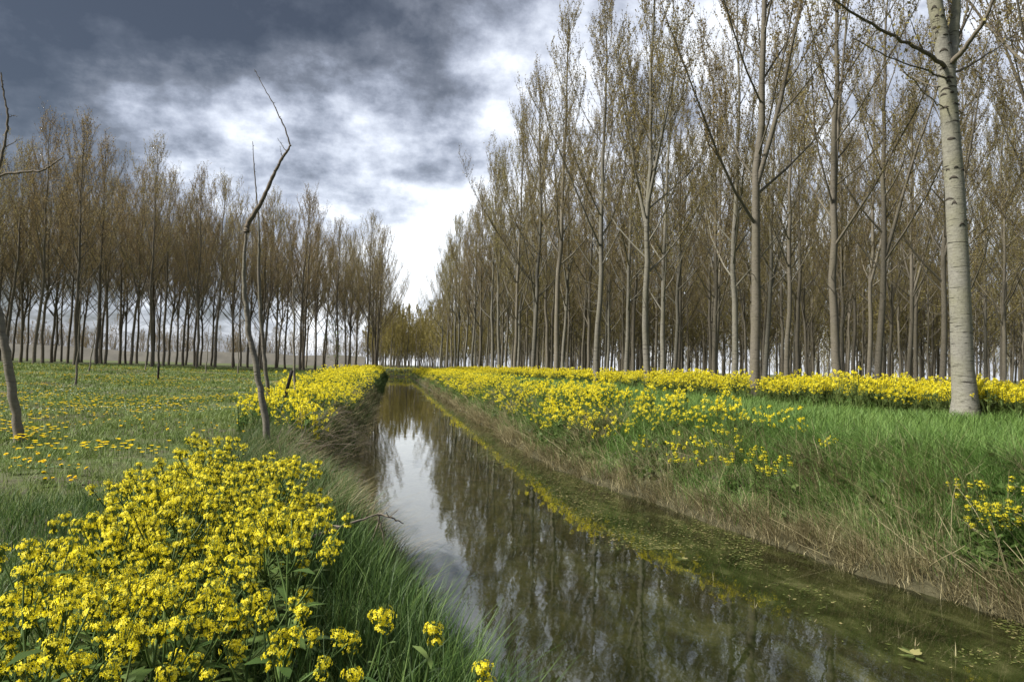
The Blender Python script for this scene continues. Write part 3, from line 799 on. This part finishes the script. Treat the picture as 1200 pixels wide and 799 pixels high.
def mustard_meshes(seed, h=.55, heads=6, nfl=38, size=.0066, rad=.030):
    rng = np.random.default_rng(seed)
    st = MB(); hd = []
    main = curve_branch(np.zeros(3), polar(rng.uniform(0, 6.28), .12), h, rng, 6, .1, .07)
    main[0, 2] = -.04
    st.tube(main, np.linspace(.006, .0028, 7), 5, 0, rng.random()); tops = [main[-1]]
    for k in range(heads - 1):
        f = rng.uniform(.35, .85) * 6; q = int(f); p = main[q] + (main[q + 1] - main[q]) * (f - q)
        az = k * 2.4 + rng.uniform(-.4, .4)
        b = curve_branch(p, polar(az, R(rng.uniform(35, 55))), (h - p[2]) * rng.uniform(.75, 1.15) + .05, rng, 4, .22, .06)
        st.tube(b, np.linspace(.004, .002, 5), 4, 0, rng.random()); tops.append(b[-1])
        leaf_blade(st, p, polar(az, 1.0), rng.uniform(.08, .16), .03, rng, 0)
    for k in range(10):
        z = rng.uniform(.02, .55) * h; p = np.array([np.interp(z, main[:, 2], main[:, 0]), np.interp(z, main[:, 2], main[:, 1]), z])
        leaf_blade(st, p, polar(rng.uniform(0, 6.28), R(rng.uniform(45, 80))), rng.uniform(.10, .22), rng.uniform(.025, .05), rng, 0, .5)
    for tp_ in tops:
        m_ = MB(); sc = rng.uniform(.7, 1.2)
        floret_cluster(m_, tp_ + [0, 0, .0], rad * sc, int(nfl * sc), size, rng, 0)
        floret_cluster(m_, tp_ - [0, 0, .03], rad * sc * .8, int(nfl * .4), size * .9, rng, 0)
        for _ in range(16):    # pedicels and green buds
            a = polar(rng.uniform(0, 6.28), rng.uniform(.2, 1.2)); m_.tube([tp_ - [0, 0, .04], tp_ + a * rad * sc * .9], [.0012, .0009], 3, 1, .8)
        m_.add(np.array([(0, 0, .004), (.004, 0, 0), (0, .004, 0), (-.004, 0, 0)]) + tp_ + [0, 0, rad * .6], [(0, 1, 2, 3)], 1, .9)
        hd.append(m_)
    return st, hd
MUS = []
for k in range(9):
    st, hd = mustard_meshes(400 + k, h=[.5, .58, .46, .62, .54, .42, .56, .5, .6][k], heads=[8, 10, 7, 11, 8, 6, 9, 8, 7][k])
    MUS.append((mesh_of(st, "mustard_stem", [M_stem]), [mesh_of(h_, "mustard_head", [M_petal, M_stem]) for h_ in hd]))
def plant_mustard(x, y, label, group, rng, sc=1.0, v=None, dz=0):
    v = int(rng.integers(0, 9)) if v is None else v
    o = thing("mustard_plant", label, "flowering plant", (x, y, float(zg(x, y)) + dz), rng.uniform(0, 6.28), group, sc)
    o.rotation_euler[0] = rng.normal(0, .1); o.rotation_euler[1] = rng.normal(0, .1)
    link_mesh("stem", MUS[v][0], o)
    for m_ in MUS[v][1]: link_mesh("flower_head", m_, o)
    return o
rng = np.random.default_rng(21)
G_F = "mustard plants of the foreground clump"
n_f = 0; pts = []
tries = 0
while n_f < 112 and tries < 9000:
    tries += 1
    y = rng.uniform(1.75, 6.3); x = rng.uniform(-3.6, .1)
    px, py, d = project([x, y, .68 + .60])
    lim = np.interp(px, [-200, 0, 60, 130, 230, 300, 390, 400], [700, 665, 640, 585, 520, 535, 545, 900])
    if not (-160 < px < 352 and lim < py < 850): continue
    if px > 215 and py > 610 + (px - 215) * -.05: 
        if rng.random() < .88: continue
    if py > 700 and rng.random() < .3: continue
    if min([(x - a) ** 2 + (y - b) ** 2 for a, b in pts] or [9]) < .115 ** 2: continue
    pts.append((x, y)); n_f += 1
    if px > 290: lab = "yellow mustard plant on the water side of the foreground clump"
    elif py < lim + 45: lab = "yellow mustard plant along the back edge of the foreground clump"
    elif py > 690: lab = "yellow mustard plant at the near lower edge of the foreground clump"
    else: lab = "yellow mustard plant in the dense middle of the foreground clump"
    plant_mustard(x, y, lab, G_F, rng, rng.uniform(.8, 1.12))
# single heads close to the camera
near = [(447, 722, 1.95, 1.15, "yellow mustard stalk with a round head, nearest the tall bank grass"), (508, 737, 2.0, .9, "mustard stalk with an open yellow head just above the water edge"),
        (566, 784, 1.8, .9, "yellow mustard head at the bottom of the view overhanging the water"), (274, 760, 2.0, 1.1, "stout mustard stalk with one loose yellow head low in the foreground"),
        (212, 770, 2.0, 1.1, "mustard stalk with a drooping yellow head left of another low in the foreground"), (413, 792, 1.75, .9, "yellow mustard head cut by the bottom of the view"),
        (300, 703, 2.4, 1.2, "mustard stalk with a wide double yellow head in the dark undergrowth"), (358, 695, 2.5, .9, "thin upright mustard stalk with a small yellow head in front of the tall grass"),
        (96, 770, 1.9, .6, "small orange-yellow head on a short stalk at lower left")]
for k, (px, py, d, sc, lab) in enumerate(near):
    rng_ = np.random.default_rng(500 + k)
    hpnt = at_d(px, py, d); bx, by = hpnt[0] + rng_.normal(0, .05), hpnt[1] + .03
    bx = min(bx, float(xl(by)) - .08)
    b = np.array([bx, by, float(zg(bx, by))]); h = hpnt - b
    o = thing("mustard_plant", lab, "flowering plant", b, 0, "single mustard stalks in the near foreground")
    st = MB(); tq = np.linspace(0, 1, 8)[:, None]
    P = tq * h + np.array([0, 0, .06]) * np.sin(np.pi * tq) * 0 + rng_.normal(0, .006, (8, 3)); P[0] = [0, 0, -.05]; P[-1] = h
    st.tube(P, np.linspace(.0055, .003, 8), 6, 0, .6)
    for _ in range(9):
        f = rng_.uniform(.1, .85) * 7; q_ = int(f); p = P[q_] + (P[q_ + 1] - P[q_]) * (f - q_)
        leaf_blade(st, p, polar(rng_.uniform(0, 6.28), R(rng_.uniform(35, 75))), rng_.uniform(.06, .12), rng_.uniform(.014, .024), rng_, 0, .4)
    st.build("stem", [M_stem], o)
    m_ = MB(); floret_cluster(m_, h, .034 * sc, int(48 * sc), .0078, rng_, 0); floret_cluster(m_, h + [.01, 0, -.035], .03 * sc, int(20 * sc), .0075, rng_, 0)
    for _ in range(14):
        a = polar(rng_.uniform(0, 6.28), rng_.uniform(.2, 1.5)); m_.tube([h - [0, 0, .045], h + a * .034 * sc], [.0013, .001], 3, 1, .8)
    m_.build("flower_head", [M_petal, M_stem], o)
# loose clumps on the right bank
def bank_plants(px0, px1, py0, py1, n, lab, seed, sc=(.8, 1.1)):
    rng = np.random.default_rng(seed)
    for _ in range(n):
        px = rng.uniform(px0, px1); py = py0 + (py1 - py0) * ((px - px0) / (px1 - px0) * .5 + rng.random() * .5)
        # walk the ray to the ground
        r = ray(px, py); s = np.linspace(3, 30, 900); Q = EYE + r * s[:, None]
        hit = np.argmax(Q[:, 2] - .42 < zg(Q[:, 0], Q[:, 1]))
        x, y = Q[hit, 0], Q[hit, 1]
        if x < xr(y) + .3: continue
        plant_mustard(x, y, lab, "mustard plants on the right bank", rng, rng.uniform(*sc), v=int(rng.choice([2, 5, 0, 8])))
bank_plants(825, 925, 500, 590, 14, "sparse yellow mustard plant in the loose clump on the grassy right bank", 31)
bank_plants(1120, 1200, 555, 625, 8, "yellow mustard plant in the small clump at the right edge on the bank", 32)
bank_plants(785, 815, 520, 545, 2, "short mustard plant between the long yellow strip and the loose clump", 33, (.6, .8))
bank_plants(985, 1020, 585, 600, 2, "lone small mustard plant on the bank between the two loose clumps", 34, (.5, .7))

# far strips, merged
def lod_plant(seed, heads, nq, hs, h=.6):
    rng = np.random.default_rng(seed); mb = MB()
    for k in range(heads):
        a = rng.uniform(0, 6.28); rr = rng.uniform(0, .2); tp_ = np.array([rr * math.cos(a), rr * math.sin(a), h * rng.uniform(.6, 1.05)])
        mb.tube([np.array([0, 0, 0]), tp_ * [.4, .4, .5], tp_], [.006, .005, .003], 3, 1, rng.random())
        d = rng.normal(0, 1, (nq, 3)); d /= np.linalg.norm(d, axis=1, keepdims=True)
        P = tp_ + d * [.036, .036, .036] * rng.uniform(.4, 1, (nq, 1))
        u = rng.normal(0, 1, (nq, 3)); u /= np.linalg.norm(u, axis=1, keepdims=True); w = np.cross(u, rng.normal(0, 1, (nq, 3))); w /= np.linalg.norm(w, axis=1, keepdims=True)
        V = np.stack([P - u * hs, P + w * hs, P + u * hs, P - w * hs], 1).reshape(-1, 3)
        mb.add(V, np.arange(4 * nq).reshape(-1, 4), 0, np.repeat(rng.random(nq), 4))
    for k in range(9):
        leaf_blade(mb, np.array([0, 0, rng.uniform(0, h * .6)]), polar(rng.uniform(0, 6.28), R(rng.uniform(25, 75))), rng.uniform(.12, .25), .045, rng, 1, .4)
    return np.concatenate(mb.V), np.concatenate(mb.F), np.concatenate(mb.M), np.concatenate(mb.A)
LOD_N = [lod_plant(600 + k, 6, 16, .0115) for k in range(6)]
LOD_F = [lod_plant(620 + k, 6, 6, .022) for k in range(4)]
def strip(name, label, x, y, rng, smin=.8, smax=1.2, near_r=32):
    r = np.hypot(x, y); z = zg(x, y); n = len(x)
    an = rng.uniform(0, 6.28, n); sc = rng.uniform(smin, smax, n) * np.clip(1 + .35 * wob(x, y, 1.1, 9), .55, 1.4)
    mb = MB()
    for far, tpl in ((False, LOD_N), (True, LOD_F)):
        pick = rng.integers(0, len(tpl), n)
        for k, (V, Fq, M, A) in enumerate(tpl):
            f = np.where((pick == k) & ((r > near_r) == far))[0]
            if not len(f): continue
            c_, s_ = np.cos(an[f])[:, None], np.sin(an[f])[:, None]; S = sc[f][:, None]
            W = np.stack([(V[:, 0] * c_ - V[:, 1] * s_) * S + x[f][:, None], (V[:, 0] * s_ + V[:, 1] * c_) * S + y[f][:, None], V[:, 2] * S + z[f][:, None]], -1)
            FF = Fq[None] + (np.arange(len(f)) * len(V))[:, None, None]
            sh = np.repeat(rng.uniform(-.2, .2, len(f)), len(V))
            mb.add(W.reshape(-1, 3), FF.reshape(-1, 4), np.tile(M, len(f)), np.clip(np.tile(A, len(f)) + sh, 0, 1))
    o = mb.build(name, [M_petal, M_stem])
    return tag(o, label, "flowers", kind="stuff")
rng = np.random.default_rng(51)
def scatter(n, y0, y1, p, xa, xb):
    u = rng.random(n); y = (y0 ** p + u * (y1 ** p - y0 ** p)) ** (1 / p)
    return xa(y) + (xb(y) - xa(y)) * rng.random(n), y
x, y = scatter(3400, 7.6, 116, .35, lambda y: xr(y) + .3, lambda y: xr(y) + 1.95)
keep = (rng.random(len(x)) < np.interp(y, [7.6, 9.5, 13, 20, 35], [.05, .26, .5, .7, .95])) & (wob(x, y, .8, 2) + rng.normal(0, .35, len(x)) > -.2)
strip("bank_flowers", "long yellow mustard strip along the top of the right bank", x[keep], y[keep], rng, .55, 1.05)
x, y = scatter(7500, 9, 118, .45, lambda y: 9.2 + .5 * wob(y, y * 0, .5, 5) + 3.3 * np.exp(-((y - 10.5) / 4.2) ** 2), lambda y: 9.2 + y * 0 + 6.6)
keep = (wob(x, y, .75, 4) + rng.normal(0, .3, len(x)) > -.02)
strip("plantation_flowers", "broad yellow mustard band under the first poplar row on the right", x[keep], y[keep], rng, .8, 1.3)
x, y = scatter(1600, 10, 90, .6, lambda y: y * 0 + 15, lambda y: y * 0 + 34)
keep = (wob(x, y, .25, 6) > .05)
strip("plantation_flowers", "scattered yellow mustard among the trunks deeper in the right plantation", x[keep], y[keep], rng)
x, y = scatter(2700, 11, 116, .4, lambda y: xl(y) - np.interp(y, [10, 16, 30], [1.5, 2.2, 3.1]), lambda y: xl(y) - .35)
keep = (wob(x, y, .9, 3) + rng.normal(0, .35, len(x)) > np.interp(y, [11, 15, 22], [.25, -.1, -.45]))
strip("bank_flowers", "thick yellow mustard along the left bank behind the crooked young tree", x[keep], y[keep], rng, .5, 1.1)
x, y = scatter(1700, 58, 116, 1, lambda y: xr(y) + 2, lambda y: y * 0 + 10)
strip("lawn_flowers", "far yellow flowers where the two right-hand strips merge", x, y, rng, .5, .8)

x, y = rng.uniform(-1.2, 4, 260), rng.uniform(112.5, 120, 260)
strip("canal_end_flowers", "low yellow flowers and grass across the far end of the canal", x, y, rng, .5, .9)

# ------------------------------------------------------------------ dandelions
def dand(seed, near=True):
    rng = np.random.default_rng(seed); mb = MB(); h = .09
    mb.tube([(0, 0, -.02), (.004, 0, h * .5), (0, 0, h)], [.0025, .002, .002], 4, 1, .5)
    for lay, (n, L, el) in enumerate([(13, .019, .15), (11, .015, .5), (8, .010, .95)] if near else [(7, .02, .3)]):
        for k in range(n):
            a = k * 6.283 / n + lay * .3 + rng.normal(0, .06); d = np.array([math.cos(a) * math.cos(el), math.sin(a) * math.cos(el), math.sin(el)]); s = np.array([-math.sin(a), math.cos(a), 0]) * (.0045 if near else .009)
            c = np.array([0, 0, h])
            mb.add([c - s * .4, c + s * .4, c + d * L + s, c + d * L - s], [(0, 1, 2, 3)], 0, rng.random())
    if near:
        for k in range(6):
            leaf_blade(mb, np.array([0, 0, .005]), polar(k * 1.05 + rng.normal(0, .2), 1.25), rng.uniform(.06, .1), .02, rng, 1, .2)
    return mb
DN = [mesh_of(dand(700 + k), "dandelion", [M_dand, M_stem]) for k in range(4)]
rng = np.random.default_rng(61)
def dand_ok(x, y): return (wob(x, y, .9, 7) + .7 * wob(x, y, .3, 2)) > .45
cnt = 0
while cnt < 130:
    px = rng.uniform(10, 300); py = 470 + 190 * rng.random() ** 1.1
    p = at_z(px, py, .75)
    x, y = p[0], p[1]
    lim = np.interp(px, [0, 60, 130, 230, 300], [690, 640, 585, 525, 520])
    if py > lim or x > xl(y) - 1 or not dand_ok(x, y): continue
    lab = "orange-yellow dandelion in the short grass near the foreground mustard clump" if y < 8 else "yellow dandelion further back in the left meadow"
    o = link_mesh("dandelion", DN[int(rng.integers(0, 4))]); o.location = (x, y, float(zg(x, y))); o.rotation_euler = (rng.normal(0, .35), rng.normal(0, .35), rng.uniform(0, 6.28))
    s = rng.uniform(.7, 1.35); o.scale = (s, s, s)
    tag(o, lab, "dandelion", "dandelions in the left meadow"); cnt += 1
mbd = MB(); tpl = [dand(720 + k, False) for k in range(3)]
tpl = [(np.concatenate(m.V), np.concatenate(m.F), np.concatenate(m.M), np.concatenate(m.A)) for m in tpl]
x, y, r = polar_pts(14000, 9, 56, -45, 0, rng, .9)
keep = (x < xl(y) - 2) & ((wob(x, y, .7, 7) + .8 * wob(x, y, .22, 2) + rng.normal(0, .3, len(x))) > .3); x, y, r = x[keep], y[keep], r[keep]
for k in range(len(x)):
    V, Fq, M, A = tpl[k % 3]; mbd.add(V * rng.uniform(1, 1.7) + [x[k], y[k], float(zg(x[k], y[k]))], Fq, M, A)
tag(mbd.build("meadow_dandelions", [M_dand, M_stem]), "dandelions scattered far across the left meadow", "flowers", kind="stuff")
# pale small flowers
x, y, r = polar_pts(9000, 16, 50, -45, -6, rng, 1)
keep = (wob(x, y, .35, 8) > .35) & (x < xl(y) - 3); x, y = x[keep], y[keep]; n = len(x)
P = np.stack([x, y, zg(x, y) + .10], -1); s = rng.uniform(.008, .018, (n, 1)); u = rng.normal(0, 1, (n, 3)); u[:, 2] *= .3
u /= np.linalg.norm(u, axis=1, keepdims=True); w = np.cross(u, rng.normal(0, 1, (n, 3))); w /= np.linalg.norm(w, axis=1, keepdims=True)
V = np.stack([P - u * s, P + w * s, P + u * s, P - w * s], 1).reshape(-1, 3)
tag(link_mesh("white_clover", mesh_np("white_clover", V, np.arange(4 * n).reshape(-1, 4), np.zeros(n), np.repeat(rng.random(n), 4), [M_white])), "hazy white patches of tiny flowers across the left meadow", "flowers", kind="stuff")

# ------------------------------------------------------------------ sticks, water plants, reeds
def stick(pts, r, label, seed):
    rng = np.random.default_rng(seed); P = np.array(pts); c = P[0].copy()
    tq = np.linspace(0, len(P) - 1, 5 * len(P)); P = np.stack([np.interp(tq, np.arange(len(P)), P[:, q]) for q in range(3)], 1) - c
    P[1:-1] += rng.normal(0, .0022, (len(P) - 2, 3))
    mb = MB(); mb.tube(P, np.linspace(r, r * .4, len(P)) * (1 + rng.normal(0, .08, len(P))), 7)
    for k in (0, 1):
        j = rng.integers(2, len(P) - 2); e = P[j] + rng.normal(0, .06, 3); mb.tube([P[j], e], [r * .5, r * .2], 4)
    o = mb.build("dead_branch", [M_stick]); o.location = c
    tag(o, label, "branch", "dead branches by the water")
stick([at_d(335, 640, 3.3), at_d(400, 617, 3.7), at_d(443, 602, 4.0)], .011, "pale dead branch sticking out from the foreground flowers over the water", 1)
stick([at_d(443, 602, 4.0), at_d(458, 606, 4.0), at_d(473, 613, 4.05)], .007, "thin forked tip of dead twig hanging over the bright water", 2)
stick([at_d(443, 603, 4.0), at_d(447, 620, 4.0), at_d(452, 642, 4.0)], .006, "short twig dropping from the pale dead branch to the water", 3)
stick([at_z(395, 585, .12), at_z(415, 575, .10), at_z(437, 584, .02)], .014, "dark sunken branch at the foot of the left bank", 4)
# pile of stems at the left bank
rng = np.random.default_rng(81); mb = MB()
for _ in range(420):
    y = rng.uniform(7.5, 17); s = rng.uniform(.0, .9); x = float(xl(y)) - s; p = np.array([x, y, float(zg(x, y)) + .03])
    b = curve_branch(p, np.array([rng.uniform(-.2, 1.2), rng.normal(0, .9), rng.uniform(-.1, .9)]), rng.uniform(.25, .8), rng, 5, -.18, .15)
    b[:, 2] = np.maximum(b[:, 2], zg(b[:, 0], b[:, 1]) + .005)
    mb.tube(b, np.linspace(.005, .002, 6), 4, 0)
tag(mb.build("dead_stems", [M_stick]), "tangle of grey-brown dead stems on the left bank", "stems", kind="stuff")
# floating water weed
rng = np.random.default_rng(91)
n = 17000; y = 4 + 24 * rng.random(n) ** 1.3; s = np.abs(rng.normal(0, .62, n)) + .05; x = xr(y) - s
keep = wob(x, y, 1.6, 3) > -.05; x, y = x[keep], y[keep]; n = len(x)
L = rng.uniform(.006, .024, n); a = rng.uniform(0, 6.28, n); wd = L * rng.uniform(.3, .7, n)
e = np.stack([np.cos(a), np.sin(a), 0 * a], -1) * L[:, None]; g = np.stack([-np.sin(a), np.cos(a), 0 * a], -1) * wd[:, None]
P = np.stack([x, y, rng.uniform(.003, .006, n)], -1)
V = np.stack([P - e, P + g, P + e, P - g], 1).reshape(-1, 3)
M_weed = foliage("floating_weed", [(0, (.035, .05, .012)), (.55, (.085, .105, .025)), (.8, (.15, .16, .05)), (1, (.26, .22, .10))], .1)
tag(link_mesh("water_weed", mesh_np("water_weed", V, np.arange(4 * n).reshape(-1, 4), np.zeros(n), np.repeat(rng.random(n), 4), [M_weed])), "floating scraps of green weed along the right edge of the water", "water weed", kind="stuff")
n = 12000; y = 7 + 80 * rng.random(n) ** 1.7; x = xr(y) - .95 + rng.normal(0, .22, n) + .15 * wob(y, y * 0, .5, 3) - .5 * ss((11 - y) / 5)
keep = wob(x, y, 1.1, 5) + rng.normal(0, .3, n) > .0; x, y = x[keep], y[keep]; n = len(x)
L = rng.uniform(.012, .04, n) * np.interp(y, [7, 40], [.8, 1.6]); a = rng.normal(np.pi / 2, .7, n); wd = L * rng.uniform(.2, .5, n)
e = np.stack([np.cos(a), np.sin(a), 0 * a], -1) * L[:, None]; g = np.stack([-np.sin(a), np.cos(a), 0 * a], -1) * wd[:, None]
P = np.stack([x, y, rng.uniform(.002, .005, n)], -1); V = np.stack([P - e, P + g, P + e, P - g], 1).reshape(-1, 3)
tag(link_mesh("algae_band", mesh_np("algae_band", V, np.arange(4 * n).reshape(-1, 4), np.zeros(n), np.repeat(rng.random(n), 4), [M_weed])), "yellow-green algae streaks drifting in a band along the right side of the canal", "algae", kind="stuff")
# two leafy water plants
for k, (px, py, lab, sc) in enumerate([(800, 657, "yellow-green leafy water plant floating near the right bank", .1), (1070, 770, "pale green floating plant low at right in the water", .12)]):
    p = at_z(px, py, .01); rng_ = np.random.default_rng(95 + k); mb = MB()
    for j in range(9):
        leaf_blade(mb, np.array([0, 0, .006 + .002 * j]), polar(rng_.uniform(0, 6.28), 1.42), sc * rng_.uniform(.6, 1.1), sc * .35, rng_, 0, .03)
    o = mb.build("water_plant", [M_weed]); o.location = p; tag(o, lab, "water plant")
# reed stubs
pl = [(836, 668), (851, 676), (868, 690), (884, 700), (952, 716), (1020, 728), (1053, 735), (1072, 744), (1120, 756), (1158, 752), (1185, 758), (968, 700), (925, 690)]
rng = np.random.default_rng(97)
for (px, py) in pl:
    p = at_z(px, py + 12, 0); mb = MB(); h = rng.uniform(.08, .17)
    V, Fq, A = blades(np.array([[0, 0, -.05], [.008, .005, -.05]]), np.array([h, h * .7]), np.array([.008, .007]), np.array([.01, .03]), rng.uniform(0, 6.28, 2), rng.uniform(.5, 1, 2), rng)
    mb.add(V, Fq, 0, A); o = mb.build("reed_stub", [M_straw]); o.location = p
    tag(o, "short dry reed stub standing in the shallow water by the right bank", "reed", "reed stubs in the shallow water")

# ------------------------------------------------------------------ sky and sun
SUN_EL, SUN_AZ = R(44), R(-98)          # azimuth from +Y towards +X
w = bpy.data.worlds.new("World"); scene.world = w; w.use_nodes = True
t = NT(w.node_tree)
sky = t.n('ShaderNodeTexSky', sky_type='NISHITA', sun_disc=False, sun_elevation=SUN_EL, sun_rotation=SUN_AZ)
b1_ = t.n('ShaderNodeBackground', i_Strength=.10); t.l(sky.outputs[0], b1_.inputs[0])
tc = t.n('ShaderNodeTexCoord'); G = tc.outputs['Generated']
sp_ = t.n('ShaderNodeSeparateXYZ'); t.l(G, sp_.inputs[0])
zc = t.math('MAXIMUM', sp_.outputs[2], 0.0)
den = t.math('ADD', zc, .30)
cx = t.math('DIVIDE', sp_.outputs[0], den); cy = t.math('DIVIDE', sp_.outputs[1], den)
cv = t.n('ShaderNodeCombineXYZ'); t.l(cx, cv.inputs[0]); t.l(cy, cv.inputs[1]); cv.inputs[2].default_value = 8.1
nA = t.noise(cv.outputs[0], 2.1, 4, .5, .1)
nB = t.noise(cv.outputs[0], 7.0, 10, .60, .05)
nW = t.noise(G, 13, 9, .62, .1)
v = t.math('ADD', t.math('ADD', t.math('ADD', t.math('MULTIPLY', nA, .62), t.math('MULTIPLY', nB, .72)), t.math('MULTIPLY', nW, .46)), -.49)
def lobe(px, py, k, a):
    d = ray(px, py); d = d / np.linalg.norm(d)
    nd = t.n('ShaderNodeVectorMath', operation='DOT_PRODUCT'); t.l(G, nd.inputs[0]); nd.inputs[1].default_value = d
    return t.math('MULTIPLY', t.math('EXPONENT', t.math('MULTIPLY', t.math('SUBTRACT', nd.outputs['Value'], 1), k)), a)
for L_ in [(90, 10, 40, -.26), (250, 0, 60, -.20), (450, 0, 60, -.20), (300, -140, 12, -.14), (245, 125, 120, .32), (330, 180, 140, .10), (430, 160, 110, .22), (600, 95, 110, .17), (110, 120, 260, .24), (475, 340, 90, .27), (400, 250, 160, -.05), (530, 40, 200, -.10), (30, 165, 160, -.05), (900, 150, 7, .24)]:
    v = t.math('ADD', v, lobe(*L_))
v = t.math('ADD', t.math('MULTIPLY', t.math('SUBTRACT', v, .5), 1.5), .60)
hz = t.math('MULTIPLY', t.math('EXPONENT', t.math('MULTIPLY', zc, -9)), .10)
v = t.math('ADD', v, hz)
cc = t.ramp(v, [(.0, (.022, .023, .027)), (.20, (.044, .047, .055)), (.38, (.096, .101, .116)), (.50, (.160, .172, .204)), (.62, (.255, .272, .318)), (.78, (.41, .433, .485)), (.97, (.62, .635, .66))])
b2_ = t.n('ShaderNodeBackground', i_Strength=.9); t.l(cc, b2_.inputs[0])
mx = t.n('ShaderNodeMixShader', i_0=.88); t.l(b1_.outputs[0], mx.inputs[1]); t.l(b2_.outputs[0], mx.inputs[2])
out = t.n('ShaderNodeOutputWorld'); t.l(mx.outputs[0], out.inputs[0])

sl = bpy.data.lights.new("sun", 'SUN'); sl.energy = 4.3; sl.angle = R(11); sl.color = (1, .95, .86)
so = bpy.data.objects.new("sun", sl); COL.objects.link(so)
dv = Vector((math.sin(SUN_AZ) * math.cos(SUN_EL), math.cos(SUN_AZ) * math.cos(SUN_EL), math.sin(SUN_EL)))
so.rotation_euler = dv.to_track_quat('Z', 'Y').to_euler()

vs = scene.view_settings
vs.view_transform = 'Standard'; vs.look = 'None'; vs.exposure = 1.2; vs.gamma = 1
scene.render.engine = 'CYCLES'
cy_ = scene.cycles
cy_.max_bounces = 6; cy_.diffuse_bounces = 3; cy_.glossy_bounces = 3; cy_.transparent_max_bounces = 8; cy_.transmission_bounces = 3
cy_.caustics_reflective = False; cy_.caustics_refractive = False
cy_.use_denoising = True
cy_.sample_clamp_indirect = 4
